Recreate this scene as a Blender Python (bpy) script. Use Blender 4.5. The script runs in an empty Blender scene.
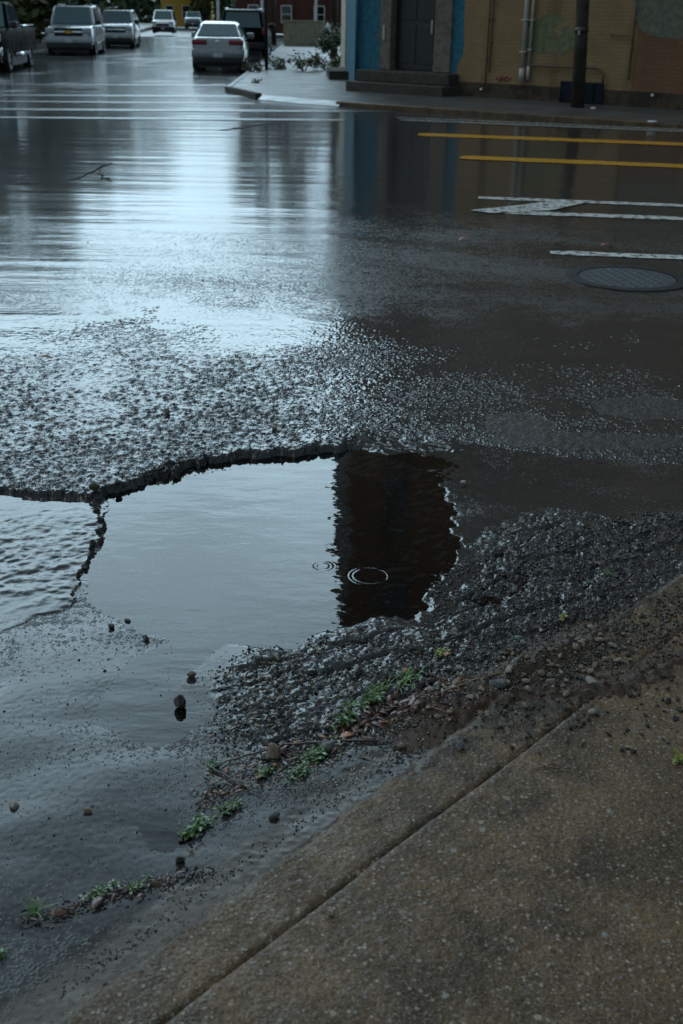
import bpy, bmesh, math, random
import numpy as np
from mathutils import Vector, Matrix, Euler
R = math.radians
random.seed(7); rng = np.random.default_rng(7)
sc = bpy.context.scene
COL = sc.collection

# ------------------------------------------------------------------ camera numbers
W, H, F, HZ, CH, ROLL = 683., 1024., 1130., 14., 1.75, R(1.0)
TH = math.atan((512 - HZ) / F)
def ray(px, py):
    u = (px - 341.5) / F; v = (512 - py) / F
    u, v = u * math.cos(ROLL) - v * math.sin(ROLL), u * math.sin(ROLL) + v * math.cos(ROLL)
    c, s = math.cos(TH), math.sin(TH)
    return np.array([u, c + v * s, -s + v * c])
def gp(px, py, z=0.):
    d = ray(px, py); t = (z - CH) / d[2]
    return float(d[0] * t), float(d[1] * t)
def atY(px, py, Y):
    d = ray(px, py); t = Y / d[1]
    return float(d[0] * t), Y, float(d[2] * t + CH)

# ------------------------------------------------------------------ scene helpers
def tag(o, label=None, cat=None, group=None, kind=None):
    if label: o['label'] = label
    if cat: o['category'] = cat
    if group: o['group'] = group
    if kind: o['kind'] = kind
    return o
def empty(name, loc=(0, 0, 0), rz=0, label=None, cat=None, group=None):
    o = bpy.data.objects.new(name, None); COL.objects.link(o)
    o.empty_display_size = .1
    o.location = loc; o.rotation_euler = (0, 0, rz)
    return tag(o, label, cat, group)
def link(name, me, m=None, parent=None, smooth=False):
    o = bpy.data.objects.new(name, me); COL.objects.link(o)
    if m is not None: me.materials.append(m)
    if parent is not None: o.parent = parent
    if smooth: me.polygons.foreach_set('use_smooth', [True] * len(me.polygons))
    return o
class MB:
    def __init__(s): s.v = []; s.f = []
    def add(s, vs, fs):
        n = len(s.v); s.v += [tuple(map(float, p)) for p in vs]; s.f += [tuple(i + n for i in f) for f in fs]; return s
    def box(s, x0, x1, y0, y1, z0, z1, rz=0, at=(0, 0, 0)):
        c, k = math.cos(rz), math.sin(rz)
        vs = []
        for z in (z0, z1):
            for x, y in ((x0, y0), (x1, y0), (x1, y1), (x0, y1)):
                vs.append((at[0] + x * c - y * k, at[1] + x * k + y * c, at[2] + z))
        return s.add(vs, [(3, 2, 1, 0), (4, 5, 6, 7), (0, 1, 5, 4), (1, 2, 6, 5), (2, 3, 7, 6), (3, 0, 4, 7)])
    def prism(s, poly, z0, z1, ztop=None):
        n = len(poly)
        vs = [(p[0], p[1], z0) for p in poly] + [(p[0], p[1], (ztop[i] if ztop else z1)) for i, p in enumerate(poly)]
        return s.add(vs, [tuple(range(n))[::-1], tuple(range(n, 2 * n))] + [(i, (i + 1) % n, n + (i + 1) % n, n + i) for i in range(n)])
    def tube(s, pts, r, seg=8, cap=True):
        pts = [Vector(p) for p in pts]; rs = r if isinstance(r, (list, tuple)) else [r] * len(pts)
        rings = []; up = Vector((0, 0, 1))
        for i, p in enumerate(pts):
            d = (pts[min(i + 1, len(pts) - 1)] - pts[max(i - 1, 0)]).normalized()
            a = d.cross(up)
            if a.length < 1e-3: a = d.cross(Vector((1, 0, 0)))
            a.normalize(); b = d.cross(a).normalized()
            rings.append([p + (a * math.cos(2 * math.pi * k / seg) + b * math.sin(2 * math.pi * k / seg)) * rs[i] for k in range(seg)])
        vs = [q for ring in rings for q in ring]; fs = []
        for i in range(len(pts) - 1):
            for k in range(seg):
                fs.append((i * seg + k, i * seg + (k + 1) % seg, (i + 1) * seg + (k + 1) % seg, (i + 1) * seg + k))
        if cap:
            fs.append(tuple(range(seg))); fs.append(tuple((len(pts) - 1) * seg + k for k in range(seg))[::-1])
        return s.add(vs, fs)
    def build(s, name, m, parent=None, smooth=False, bevel=0, seg=2, up=False):
        me = bpy.data.meshes.new(name); me.from_pydata(s.v, [], s.f); me.update()
        bm = bmesh.new(); bm.from_mesh(me)
        bmesh.ops.recalc_face_normals(bm, faces=bm.faces)
        if up:
            for f in bm.faces:
                if f.normal.z < 0: f.normal_flip()
        bm.to_mesh(me); bm.free()
        o = link(name, me, m, parent, smooth)
        if bevel:
            b = o.modifiers.new('bevel', 'BEVEL'); b.width = bevel; b.segments = seg; b.limit_method = 'ANGLE'; b.angle_limit = R(35)
        return o
def grid_mesh(name, X, Y, Z, m, attrs=None, parent=None, smooth=True, keep=None):
    ny, nx = X.shape
    co = np.stack([X, Y, Z], -1).reshape(-1, 3).astype(np.float32)
    idx = np.arange(ny * nx).reshape(ny, nx)
    q = np.stack([idx[:-1, :-1], idx[:-1, 1:], idx[1:, 1:], idx[1:, :-1]], -1).reshape(-1, 4)
    if keep is not None: q = q[keep.reshape(-1)]
    me = bpy.data.meshes.new(name)
    me.vertices.add(len(co)); me.vertices.foreach_set('co', co.ravel())
    me.loops.add(q.size); me.loops.foreach_set('vertex_index', q.ravel().astype(np.int32))
    me.polygons.add(len(q)); me.polygons.foreach_set('loop_start', np.arange(0, q.size, 4, dtype=np.int32))
    me.polygons.foreach_set('loop_total', np.full(len(q), 4, np.int32))
    me.polygons.foreach_set('use_smooth', np.full(len(q), smooth))
    me.update(calc_edges=True); me.validate()
    for k, a in (attrs or {}).items():
        at = me.attributes.new(k, 'FLOAT', 'POINT'); at.data.foreach_set('value', a.reshape(-1).astype(np.float32))
    return link(name, me, m, parent)

# ------------------------------------------------------------------ numpy noise
_perm = np.random.default_rng(3).permutation(256); _perm = np.concatenate([_perm, _perm, _perm])
_g = np.random.default_rng(4).uniform(0, 2 * np.pi, 256); _gx, _gy = np.cos(_g), np.sin(_g)
def perlin(x, y):
    xi = np.floor(x).astype(int); yi = np.floor(y).astype(int); xf = x - xi; yf = y - yi
    xi &= 255; yi &= 255
    u = xf ** 3 * (xf * (xf * 6 - 15) + 10); v = yf ** 3 * (yf * (yf * 6 - 15) + 10)
    def g(a, b, dx, dy):
        h = _perm[_perm[a] + b]; return _gx[h] * dx + _gy[h] * dy
    n00 = g(xi, yi, xf, yf); n10 = g(xi + 1, yi, xf - 1, yf); n01 = g(xi, yi + 1, xf, yf - 1); n11 = g(xi + 1, yi + 1, xf - 1, yf - 1)
    return (n00 * (1 - u) + n10 * u) * (1 - v) + (n01 * (1 - u) + n11 * u) * v
def fbm(x, y, sc, oct=4, gain=.5, seed=0):
    t = 0; a = 1
    for i in range(oct):
        t = t + a * perlin(x * sc * 2 ** i + 17.3 * (seed + i), y * sc * 2 ** i + 9.1 * (seed + i)); a *= gain
    return t
def worley(x, y, sc, seed=0):
    x = x * sc; y = y * sc; xi = np.floor(x).astype(int); yi = np.floor(y).astype(int)
    rs = np.random.default_rng(seed); jx = rs.random((256,)); jy = rs.random((256,)); jv = rs.random(256)
    f1 = np.full(x.shape, 9.); f2 = np.full(x.shape, 9.); val = np.zeros(x.shape)
    for dx in (-1, 0, 1):
        for dy in (-1, 0, 1):
            h = _perm[_perm[(xi + dx) & 255] + ((yi + dy) & 255)]
            d = np.hypot(xi + dx + jx[h] - x, yi + dy + jy[h] - y)
            m = d < f1
            f2 = np.where(m, f1, np.minimum(f2, d)); val = np.where(m, jv[h], val); f1 = np.where(m, d, f1)
    return f1, f2, val
def sstep(a, b, x):
    t = np.clip((x - a) / (b - a), 0, 1); return t * t * (3 - 2 * t)
def poly_sd(x, y, poly):
    """signed distance, positive inside"""
    d = np.full(x.shape, 1e9); ins = np.zeros(x.shape, bool)
    n = len(poly)
    for i in range(n):
        ax, ay = poly[i]; bx, by = poly[(i + 1) % n]
        ex, ey = bx - ax, by - ay
        t = np.clip(((x - ax) * ex + (y - ay) * ey) / (ex * ex + ey * ey + 1e-12), 0, 1)
        d = np.minimum(d, np.hypot(x - ax - t * ex, y - ay - t * ey))
        c = ((ay > y) != (by > y)) & (x < (bx - ax) * (y - ay) / (by - ay + 1e-12) + ax)
        ins ^= c
    return np.where(ins, d, -d)
def line_d(x, y, pts):
    d = np.full(x.shape, 1e9)
    for (ax, ay), (bx, by) in zip(pts[:-1], pts[1:]):
        ex, ey = bx - ax, by - ay
        t = np.clip(((x - ax) * ex + (y - ay) * ey) / (ex * ex + ey * ey + 1e-12), 0, 1)
        d = np.minimum(d, np.hypot(x - ax - t * ex, y - ay - t * ey))
    return d
# ------------------------------------------------------------------ materials
class NT:
    def __init__(s, name):
        s.m = bpy.data.materials.new(name); s.m.use_nodes = True; s.t = s.m.node_tree
        for n in list(s.t.nodes): s.t.nodes.remove(n)
        s.out = s.n('ShaderNodeOutputMaterial')
    def n(s, typ, **kw):
        nd = s.t.nodes.new(typ)
        for k, v in kw.items(): setattr(nd, k, v)
        return nd
    def set(s, sock, v):
        if isinstance(v, bpy.types.NodeSocket): s.t.links.new(v, sock)
        elif isinstance(v, (tuple, list)) and sock.type == 'RGBA' and len(v) == 3: sock.default_value = (*v, 1)
        else: sock.default_value = v
    def math(s, op, a, b=None, c=None, clamp=False):
        nd = s.n('ShaderNodeMath', operation=op, use_clamp=clamp)
        s.set(nd.inputs[0], a)
        if b is not None: s.set(nd.inputs[1], b)
        if c is not None: s.set(nd.inputs[2], c)
        return nd.outputs[0]
    def mr(s, v, a, b, c=0., d=1., smooth=True):
        nd = s.n('ShaderNodeMapRange', interpolation_type='SMOOTHSTEP' if smooth else 'LINEAR', clamp=True) if smooth else s.n('ShaderNodeMapRange')
        for i, x in enumerate((v, a, b, c, d)): s.set(nd.inputs[i], x)
        return nd.outputs[0]
    def mix(s, f, a, b):
        nd = s.n('ShaderNodeMix', data_type='RGBA'); s.set(nd.inputs[0], f); s.set(nd.inputs[6], a); s.set(nd.inputs[7], b); return nd.outputs[2]
    def fmix(s, f, a, b):
        nd = s.n('ShaderNodeMix', data_type='FLOAT'); s.set(nd.inputs[0], f); s.set(nd.inputs[2], a); s.set(nd.inputs[3], b); return nd.outputs[0]
    def noise(s, vec, scale, detail=4., rough=.55, dist=0.):
        nd = s.n('ShaderNodeTexNoise'); s.set(nd.inputs['Vector'], vec)
        for k, v in (('Scale', scale), ('Detail', detail), ('Roughness', rough), ('Distortion', dist)): s.set(nd.inputs[k], v)
        return nd.outputs[0]
    def vor(s, vec, scale, feature='F1', rand=1.):
        nd = s.n('ShaderNodeTexVoronoi', feature=feature); s.set(nd.inputs['Vector'], vec); s.set(nd.inputs['Scale'], scale); s.set(nd.inputs['Randomness'], rand)
        return nd
    def attr(s, name):
        return s.n('ShaderNodeAttribute', attribute_name=name).outputs['Fac']
    def pos(s): return s.n('ShaderNodeNewGeometry').outputs['Position']
    def obj(s): return s.n('ShaderNodeTexCoord').outputs['Object']
    def map(s, vec, scale=(1, 1, 1), rot=(0, 0, 0), loc=(0, 0, 0)):
        nd = s.n('ShaderNodeMapping'); s.set(nd.inputs[0], vec); nd.inputs['Scale'].default_value = scale; nd.inputs['Rotation'].default_value = rot; nd.inputs['Location'].default_value = loc
        return nd.outputs[0]
    def bump(s, h, strength=1., dist=.01, normal=None):
        nd = s.n('ShaderNodeBump'); s.set(nd.inputs['Height'], h); s.set(nd.inputs['Strength'], strength); s.set(nd.inputs['Distance'], dist)
        if normal is not None: s.set(nd.inputs['Normal'], normal)
        return nd.outputs[0]
    def ramp(s, v, stops):
        nd = s.n('ShaderNodeValToRGB'); s.set(nd.inputs[0], v); e = nd.color_ramp.elements
        while len(e) < len(stops): e.new(.5)
        for el, (p, c) in zip(e, stops): el.position = p; el.color = (*c, 1)
        return nd.outputs[0]
    def pbr(s, col, rough=.5, normal=None, metal=0., ior=1.45, spec=None, **kw):
        nd = s.n('ShaderNodeBsdfPrincipled'); s.set(nd.inputs['Base Color'], col); s.set(nd.inputs['Roughness'], rough); s.set(nd.inputs['Metallic'], metal); s.set(nd.inputs['IOR'], ior)
        if normal is not None: s.set(nd.inputs['Normal'], normal)
        for k, v in kw.items(): s.set(nd.inputs[k], v)
        s.set(s.out.inputs[0], nd.outputs[0]); return s.m

def simple(name, col, rough=.5, metal=0., var=.25, scale=20., coat=0., bump=0., ior=1.45):
    t = NT(name); p = t.obj()
    nz = t.noise(p, scale, 5.)
    c = t.mix(nz, tuple(x * (1 - var) for x in col), tuple(min(1, x * (1 + var)) for x in col))
    nr = t.bump(t.noise(p, scale * 3, 4.), .5, bump) if bump else None
    rr = t.mr(t.noise(p, scale * .6, 3.), .3, .7, max(.02, rough * .75), min(1, rough * 1.25), smooth=False)
    return t.pbr(c, rr, nr, metal, ior, **({'Coat Weight': coat, 'Coat Roughness': .05} if coat else {}))

# wet asphalt: "film" is how deep the rain stands over the stones (0 dry stones .. 1 drowned)
def mat_road():
    t = NT('wet_asphalt'); p = t.pos()
    sp = t.n('ShaderNodeSeparateXYZ'); t.set(sp.inputs[0], p); sepy = sp.outputs[1]
    film = t.attr('film'); conc = t.attr('conc'); mud = t.attr('mud'); grit = t.attr('grit'); rgh = t.attr('rgh')
    v1 = t.vor(p, 120.); v2 = t.vor(p, 46.)
    n1 = t.noise(p, 115., 3., .6); n2 = t.noise(p, 9., 4., .6)
    stone = t.math('SUBTRACT', 1., t.math('MULTIPLY', v1.outputs['Distance'], 1.1))
    stone2 = t.math('SUBTRACT', 1., t.math('MULTIPLY', v2.outputs['Distance'], 1.2))
    hh = t.math('ADD', t.math('MULTIPLY', stone, .30), t.math('ADD', t.math('MULTIPLY', stone2, .25), t.math('MULTIPLY', n1, .55)))
    hh = t.math('ADD', hh, t.math('MULTIPLY', t.math('SUBTRACT', n2, .5), .28))       # ~ .45 .. 1
    level = t.mr(film, 0., 1., .30, 1.25, smooth=False)
    top = t.math('SMOOTH_MAX', hh, level, .06)
    drown = t.mr(t.math('SUBTRACT', level, hh), -.06, .06)
    # tiny ripples on the standing film
    rip = t.noise(t.map(p, (1, 1.6, 1), (0, 0, R(-22))), 9., 2., .5)
    top = t.math('ADD', top, t.math('MULTIPLY', t.math('MULTIPLY', rip, drown), .05))
    rut = t.noise(t.map(p, (.16, 1., 1.), (0, 0, R(-21))), 2.6, 4., .5)
    rut = t.bump(t.math('MULTIPLY', rut, t.mr(sepy, 3.5, 7.)), 1., .008)
    nrm = t.bump(top, 1., t.fmix(grit, .0035, .026), rut)
    base = t.mix(t.noise(p, 3., 5.), (.012, .0125, .013), (.026, .026, .027))
    base = t.mix(t.attr('silt'), base, t.mix(t.noise(p, 5., 6., .65), (.020, .0175, .0148), (.050, .0435, .0365)))
    cellc = t.mix(t.mr(v1.outputs['Color'], .55, .95), base, (.06, .056, .052))
    base = t.mix(.45, base, cellc)
    cc = t.mix(t.noise(p, 25., 5., .7), (.032, .024, .016), (.075, .053, .034))
    cc = t.mix(t.mr(v2.outputs['Color'], .8, 1.), cc, (.16, .14, .115))
    base = t.mix(conc, base, cc)
    base = t.mix(mud, base, t.mix(n1, (.012, .009, .007), (.03, .022, .016)))
    rough = t.math('ADD', t.fmix(drown, t.fmix(mud, .34, .45), .05), rgh)
    return t.pbr(base, rough, nrm, ior=1.36)

def mat_water():
    t = NT('rain_water'); p = t.pos()
    n = t.noise(t.map(p, (1, 2.2, 1), (0, 0, R(12))), 5., 3., .5)
    h = t.math('MULTIPLY', n, .10)
    n2 = t.noise(t.map(p, (1, 2.5, 1)), 26., 2., .5)
    h = t.math('ADD', h, t.math('MULTIPLY', n2, .0035))
    # drop rings
    sep = t.n('ShaderNodeSeparateXYZ'); t.set(sep.inputs[0], p)
    for (px, py, r0, amp) in ((369, 576, .062, .010), (322, 566, .03, .008), (246, 540, .02, .006), (288, 562, .025, .004)):
        cx, cy = gp(px, py, -.03)
        d = t.math('SQRT', t.math('ADD', t.math('POWER', t.math('SUBTRACT', sep.outputs[0], cx), 2.), t.math('POWER', t.math('SUBTRACT', sep.outputs[1], cy), 2.)))
        wv = t.math('SINE', t.math('MULTIPLY', d, 2 * math.pi / .016))
        env = t.math('SUBTRACT', 1., t.math('DIVIDE', t.math('ABSOLUTE', t.math('SUBTRACT', d, r0)), .022), clamp=True)
        h = t.math('ADD', h, t.math('MULTIPLY', t.math('MULTIPLY', wv, env), amp))
    nrm = t.bump(h, 1., .02)
    fr = t.n('ShaderNodeFresnel'); fr.inputs[0].default_value = 1.333; t.set(fr.inputs[1], nrm)
    gl = t.n('ShaderNodeBsdfGlossy'); gl.inputs['Roughness'].default_value = .012; t.set(gl.inputs['Normal'], nrm); gl.inputs['Color'].default_value = (1, 1, 1, 1)
    tr = t.n('ShaderNodeBsdfTransparent'); tr.inputs[0].default_value = (.50, .48, .44, 1)
    mx = t.n('ShaderNodeMixShader'); t.set(mx.inputs[0], fr.outputs[0]); t.set(mx.inputs[1], tr.outputs[0]); t.set(mx.inputs[2], gl.outputs[0])
    t.set(t.out.inputs[0], mx.outputs[0]); return t.m

def mat_concrete(name='exposed_concrete', dark=(.046, .028, .0145), light=(.148, .094, .049), wet=.45):
    t = NT(name); p = t.pos()
    v1 = t.vor(p, 95.); v2 = t.vor(p, 210.); v3 = t.vor(p, 42.)
    n1 = t.noise(p, 6., 6., .65); n2 = t.noise(p, 130., 3., .7)
    base = t.mix(t.mr(n1, .3, .7), dark, light)
    base = t.mix(t.mr(t.noise(p, 1.7, 6., .7), .46, .66, 0., .55), base, dark)
    base = t.mix(t.mr(n2, .35, .7, 0., .75), base, tuple(x * .35 for x in dark))
    ramp = [(0., (.20, .16, .11)), (.3, (.10, .075, .05)), (.55, (.16, .15, .14)), (.8, (.24, .20, .15)), (1., (.09, .095, .10))]
    for v, thr, dd, fac in ((v2, .60, .34, .6), (v1, .80, .34, .85), (v3, .955, .26, .85)):
        sepc = t.n('ShaderNodeSeparateColor'); t.set(sepc.inputs[0], v.outputs['Color'])
        on = t.math('MULTIPLY', t.mr(sepc.outputs[0], thr, thr + .02), t.mr(v.outputs['Distance'], dd, dd + .1, 1., 0.))
        base = t.mix(t.math('MULTIPLY', on, fac), base, t.ramp(sepc.outputs[1], ramp))
    mud = t.attr('mud')
    base = t.mix(mud, base, t.mix(n2, (.008, .006, .0045), (.026, .019, .013)))
    h = t.math('ADD', t.math('MULTIPLY', n2, .6), t.math('ADD', t.math('MULTIPLY', v1.outputs['Distance'], -.5), t.math('MULTIPLY', t.noise(p, 40., 4.), .6)))
    nrm = t.bump(h, .6, .0045)
    rough = t.mr(t.noise(p, 11., 4.), .35, .65, wet * .8, wet * 1.35, smooth=False)
    return t.pbr(base, rough, nrm, ior=1.30)

def mat_farpave():
    t = NT('wet_far_pavement'); p = t.pos()
    n = t.noise(p, 1.2, 5., .6)
    base = t.mix(n, (.035, .035, .034), (.085, .084, .08))
    nrm = t.bump(t.noise(p, 9., 4.), .5, .004)
    return t.pbr(base, t.mr(n, .4, .6, .3, .45, smooth=False), nrm, ior=1.27)

def mat_paint(name, col, wear=.45):
    t = NT(name); p = t.pos()
    n = t.noise(p, 14., 6., .7); v = t.vor(p, 120.)
    w = t.mr(n, wear - .06, wear + .1)
    base = t.mix(w, (.03, .03, .03), t.mix(t.noise(p, 70., 3.), tuple(c * .7 for c in col), col))
    nrm = t.bump(t.math('ADD', t.math('MULTIPLY', v.outputs['Distance'], -.5), t.noise(p, 60., 2.)), .6, .003)
    return t.pbr(base, t.mr(n, .3, .7, .3, .12, smooth=False), nrm, ior=1.36)

def mat_brick(name, c1, c2, mortar, paint=0.):
    t = NT(name); p = t.obj()      # object: x along the wall, z up
    sp = t.n('ShaderNodeSeparateXYZ'); t.set(sp.inputs[0], p)
    cb = t.n('ShaderNodeCombineXYZ'); t.set(cb.inputs[0], sp.outputs[0]); t.set(cb.inputs[1], sp.outputs[2])
    b = t.n('ShaderNodeTexBrick'); t.set(b.inputs['Vector'], cb.outputs[0])
    b.inputs['Scale'].default_value = 1.; b.inputs['Brick Width'].default_value = .215; b.inputs['Row Height'].default_value = .075; b.inputs['Mortar Size'].default_value = .010
    b.inputs['Color1'].default_value = (*c1, 1); b.inputs['Color2'].default_value = (*c2, 1); b.inputs['Mortar'].default_value = (*mortar, 1)
    n = t.noise(p, 1.1, 6., .65); n2 = t.noise(p, 14., 5., .7); n3 = t.noise(t.map(p, (1.6, 1.6, .22)), 1., 5., .6)
    c = t.mix(t.mr(n, .35, .7, 0., .5), b.outputs['Color'], tuple(x * .55 for x in c1))
    c = t.mix(t.mr(n2, .5, .75, 0., .45), c, tuple(min(1, x * 1.5) for x in c2))
    c = t.mix(t.mr(n3, .48, .7, 0., .55), c, tuple(x * .4 for x in c1))
    h = t.math('ADD', t.math('MULTIPLY', b.outputs['Fac'], -1.), t.math('MULTIPLY', n2, .5))
    return t.pbr(c, .85, t.bump(h, .7, .008), ior=1.25)

def mat_plaster(name, col, peel=(.09, .085, .08), amount=.42):
    t = NT(name); p = t.obj()
    n = t.noise(p, 1.4, 7., .68, .4); n2 = t.noise(p, 9., 5., .65)
    w = t.mr(n, amount - .03, amount + .05)
    c = t.mix(t.mr(n2, .3, .7), tuple(x * .65 for x in col), tuple(x * 1.15 for x in col))
    c = t.mix(w, peel, c)
    return t.pbr(c, .8, t.bump(t.math('ADD', t.math('MULTIPLY', w, .6), n2), .6, .01), ior=1.25)

def mat_rock(name, cols, rough=.35):
    t = NT(name); p = t.obj()
    rnd = t.n('ShaderNodeObjectInfo').outputs['Random']
    c = t.ramp(rnd, [(i / max(1, len(cols) - 1), c) for i, c in enumerate(cols)])
    n = t.noise(p, 3.5, 6., .7)
    c = t.mix(t.mr(n, .35, .7, 0., .6), c, (.02, .017, .014))
    return t.pbr(c, rough, t.bump(t.noise(p, 8., 5., .7), .6, .12), ior=1.4)

def mat_leaf(name, c1, c2, rough=.4, trans=.25):
    t = NT(name); p = t.obj()
    geo = t.n('ShaderNodeNewGeometry')
    n = t.noise(p, 22., 3.)
    c = t.mix(t.math('MULTIPLY', t.math('ADD', geo.outputs['Random Per Island'], n), .5), c1, c2)
    return t.pbr(c, rough, t.bump(t.noise(p, 140., 3.), .3, .003), **{'Subsurface Weight': 0.})

def mat_glass(name, col=(.02, .035, .04)):
    t = NT(name); p = t.obj()
    return t.pbr(t.mix(t.noise(p, 2., 3.), tuple(c * .6 for c in col), col), .04, ior=1.6)

M = dict(
    road=mat_road(), water=mat_water(), concrete=mat_concrete(), kerb=mat_concrete('kerb_concrete', (.046, .028, .0145), (.145, .093, .049), .45),
    farpave=mat_farpave(), white_paint=mat_paint('white_road_paint', (.68, .70, .69), .44), faint_paint=mat_paint('nearly_worn_off_paint', (.15, .155, .155), .58), worn_paint=mat_paint('worn_white_road_paint', (.42, .43, .42), .47), yellow_paint=mat_paint('yellow_road_paint', (.60, .30, .03), .40),
    tan_brick=mat_brick('tan_painted_brick', (.225, .147, .078), (.205, .136, .073), (.185, .124, .067)),
    red_tan_brick=mat_brick('reddish_painted_brick', (.18, .094, .054), (.155, .082, .048), (.13, .075, .046)),
    brown_brick=mat_brick('brown_brick', (.25, .155, .095), (.21, .125, .075), (.18, .14, .11)), shaded_brick=mat_brick('brown_brick_shaded_copy', (.06, .035, .025), (.045, .028, .02), (.05, .042, .035)),  # side walls: brown brick darkened in its colour, standing in for shade
    red_brick=mat_brick('red_brick', (.12, .035, .025), (.085, .028, .02), (.09, .07, .06)),
    blue_plaster=mat_plaster('blue_peeling_plaster', (.022, .105, .155)), stone=mat_plaster('grey_stone_trim', (.12, .105, .085), (.06, .055, .05), .36),
    step=mat_plaster('dark_wet_step', (.05, .045, .038), (.03, .028, .025), .4), plinth=mat_plaster('stained_cement_plinth', (.06, .045, .03), (.03, .024, .018), .45),
    black_paint=simple('black_door_paint', (.008, .008, .009), .4), grey_green=mat_plaster('grey_green_overpaint', (.12, .12, .09), (.15, .105, .062), .30),
    green_paint=mat_plaster('faded_green_overpaint', (.12, .125, .07), (.20, .13, .068), .40), red_spray=simple('red_spray_paint', (.16, .02, .015), .6),
    pipe=simple('weathered_grey_pipe', (.30, .28, .24), .5, .0, .3, 9.), blue_pipe=simple('blue_painted_pipe', (.014, .08, .125), .8, ior=1.25),
    rust=simple('rusty_pipe', (.07, .045, .03), .7, 0., .4, 30.), blue_panel=mat_plaster('dark_blue_panel', (.006, .010, .020), (.03, .026, .02), .42),
    pole_wood=mat_plaster('old_pole_wood', (.045, .036, .028), (.025, .02, .016), .45), steel=simple('dark_painted_steel', (.02, .02, .022), .45), galv=simple('galvanised_steel', (.3, .3, .31), .4, .6),
    iron=simple('worn_cast_iron', (.06, .07, .08), .33, .0, .35, 40., 0., .004), tar=simple('dark_crack', (.010, .010, .010), .8, 0., .3, 20., 0., .004, 1.15), tyre=simple('tyre_rubber', (.012, .012, .012), .6), rim=simple('alloy_rim', (.42, .43, .45), .3, .8),
    glass=mat_glass('car_glass', (.02, .075, .09)), house_glass=mat_glass('window_glass', (.012, .014, .016)),  # teal in the car glass base colour stands in for reflected sky
    silver=simple('silver_car_paint', (.19, .205, .22), .3, .25, .06, 4., 1.), grey_silver=simple('grey_silver_car_paint', (.27, .285, .305), .3, .2, .06, 4., 1.), champagne=simple('pale_silver_car_paint', (.31, .32, .325), .3, .2, .06, 4., 1.),
    white_car=simple('white_car_paint', (.66, .69, .70), .35, 0., .05, 4., 1.), black_car=simple('black_car_paint', (.004, .004, .005), .5, 0., .1, 4., 0., 0., 1.07), dark_car=simple('dark_green_grey_car_paint', (.03, .037, .04), .25, .2, .06, 4., 1.), teal_car=simple('blue_grey_car_paint', (.07, .10, .115), .28, .3, .06, 4., 1.),
    plastic=simple('dark_plastic', (.013, .013, .014), .5), lamp_red=simple('red_lamp_plastic', (.17, .008, .012), .15), lamp_clear=simple('clear_lamp', (.34, .38, .40), .12, .1), chrome=simple('chrome', (.6, .62, .64), .15, .9), gold=simple('gold_badge', (.55, .33, .06), .3, .6),
    plate=simple('number_plate', (.42, .44, .47), .5), orange=simple('orange_red_paint', (.28, .05, .02), .5), beige=mat_plaster('beige_painted_block', (.30, .27, .19), (.22, .19, .13), .3), white_trim=simple('white_trim_paint', (.55, .56, .56), .5),
    yellow_wall=mat_plaster('yellow_render', (.45, .27, .05), (.3, .2, .06), .3), cream_wall=mat_plaster('cream_render', (.38, .35, .27), (.25, .22, .18), .3), roof=simple('dark_roof_shingle', (.035, .033, .032), .7), fence=simple('dark_fence_board', (.022, .016, .011), .9, 0., .4, 3., ior=1.2),
    bark=simple('tree_bark', (.05, .038, .028), .8, 0., .4, 14.), leaves=mat_leaf('tree_leaf', (.02, .045, .012), (.055, .10, .03)), leaves2=mat_leaf('olive_tree_leaf', (.03, .045, .012), (.085, .10, .03)),
    weed=mat_leaf('weed_leaf', (.016, .040, .009), (.065, .125, .024), .3), grass=mat_leaf('grass_blade', (.04, .10, .015), (.13, .24, .05), .35), dead=mat_leaf('dead_leaf', (.14, .05, .018), (.26, .10, .04), .35), yleaf=mat_leaf('yellow_green_leaf', (.10, .13, .015), (.20, .20, .03), .35), dbrown=mat_leaf('rotten_leaf', (.035, .014, .008), (.09, .035, .018), .3),
    twig=simple('wet_twig', (.055, .03, .018), .4, 0., .4, 60.), pale_twig=simple('pale_dry_stalk', (.20, .13, .07), .5, 0., .3, 60.), litter=simple('pale_blue_film', (.42, .50, .58), .25, 0., .2, 60.), white_litter=simple('white_scrap', (.6, .6, .58), .4), bag=simple('white_bin_bag', (.6, .62, .64), .35),
    soil=None,
)
M['rock_tan'] = mat_rock('tan_pebble', [(.24, .16, .095), (.34, .27, .19), (.19, .13, .09), (.36, .31, .25)])
M['rock_dark'] = mat_rock('dark_stone', [(.018, .017, .016), (.04, .035, .03), (.026, .022, .02)], .25)
M['rock_grey'] = mat_rock('grey_stone', [(.13, .14, .15), (.19, .19, .19), (.10, .10, .105)])
M['rock_pale'] = mat_rock('pale_stone', [(.36, .32, .27), (.44, .42, .39)])
M['rock_moss'] = mat_rock('mossy_stone', [(.06, .065, .03), (.08, .075, .04)])
M['soil'] = simple('wet_soil', (.040, .022, .011), .6, 0., .6, 90., 0., .012, 1.36)
# ------------------------------------------------------------------ near ground
WL = -.030                                    # level of the standing water
ZK = .055                                     # top of the kerb and pavement
K0 = np.array(gp(30, 1024, ZK)); K1 = np.array(gp(683, 566, ZK))
KD = (K1 - K0) / np.linalg.norm(K1 - K0); KN = np.array([-KD[1], KD[0]])        # KN points to the road
def kerb_ab(x, y): return (x - K0[0]) * KD[0] + (y - K0[1]) * KD[1], (x - K0[0]) * KN[0] + (y - K0[1]) * KN[1]
G = lambda pts, z=0.: [gp(a, b, z) for a, b in pts]

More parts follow.
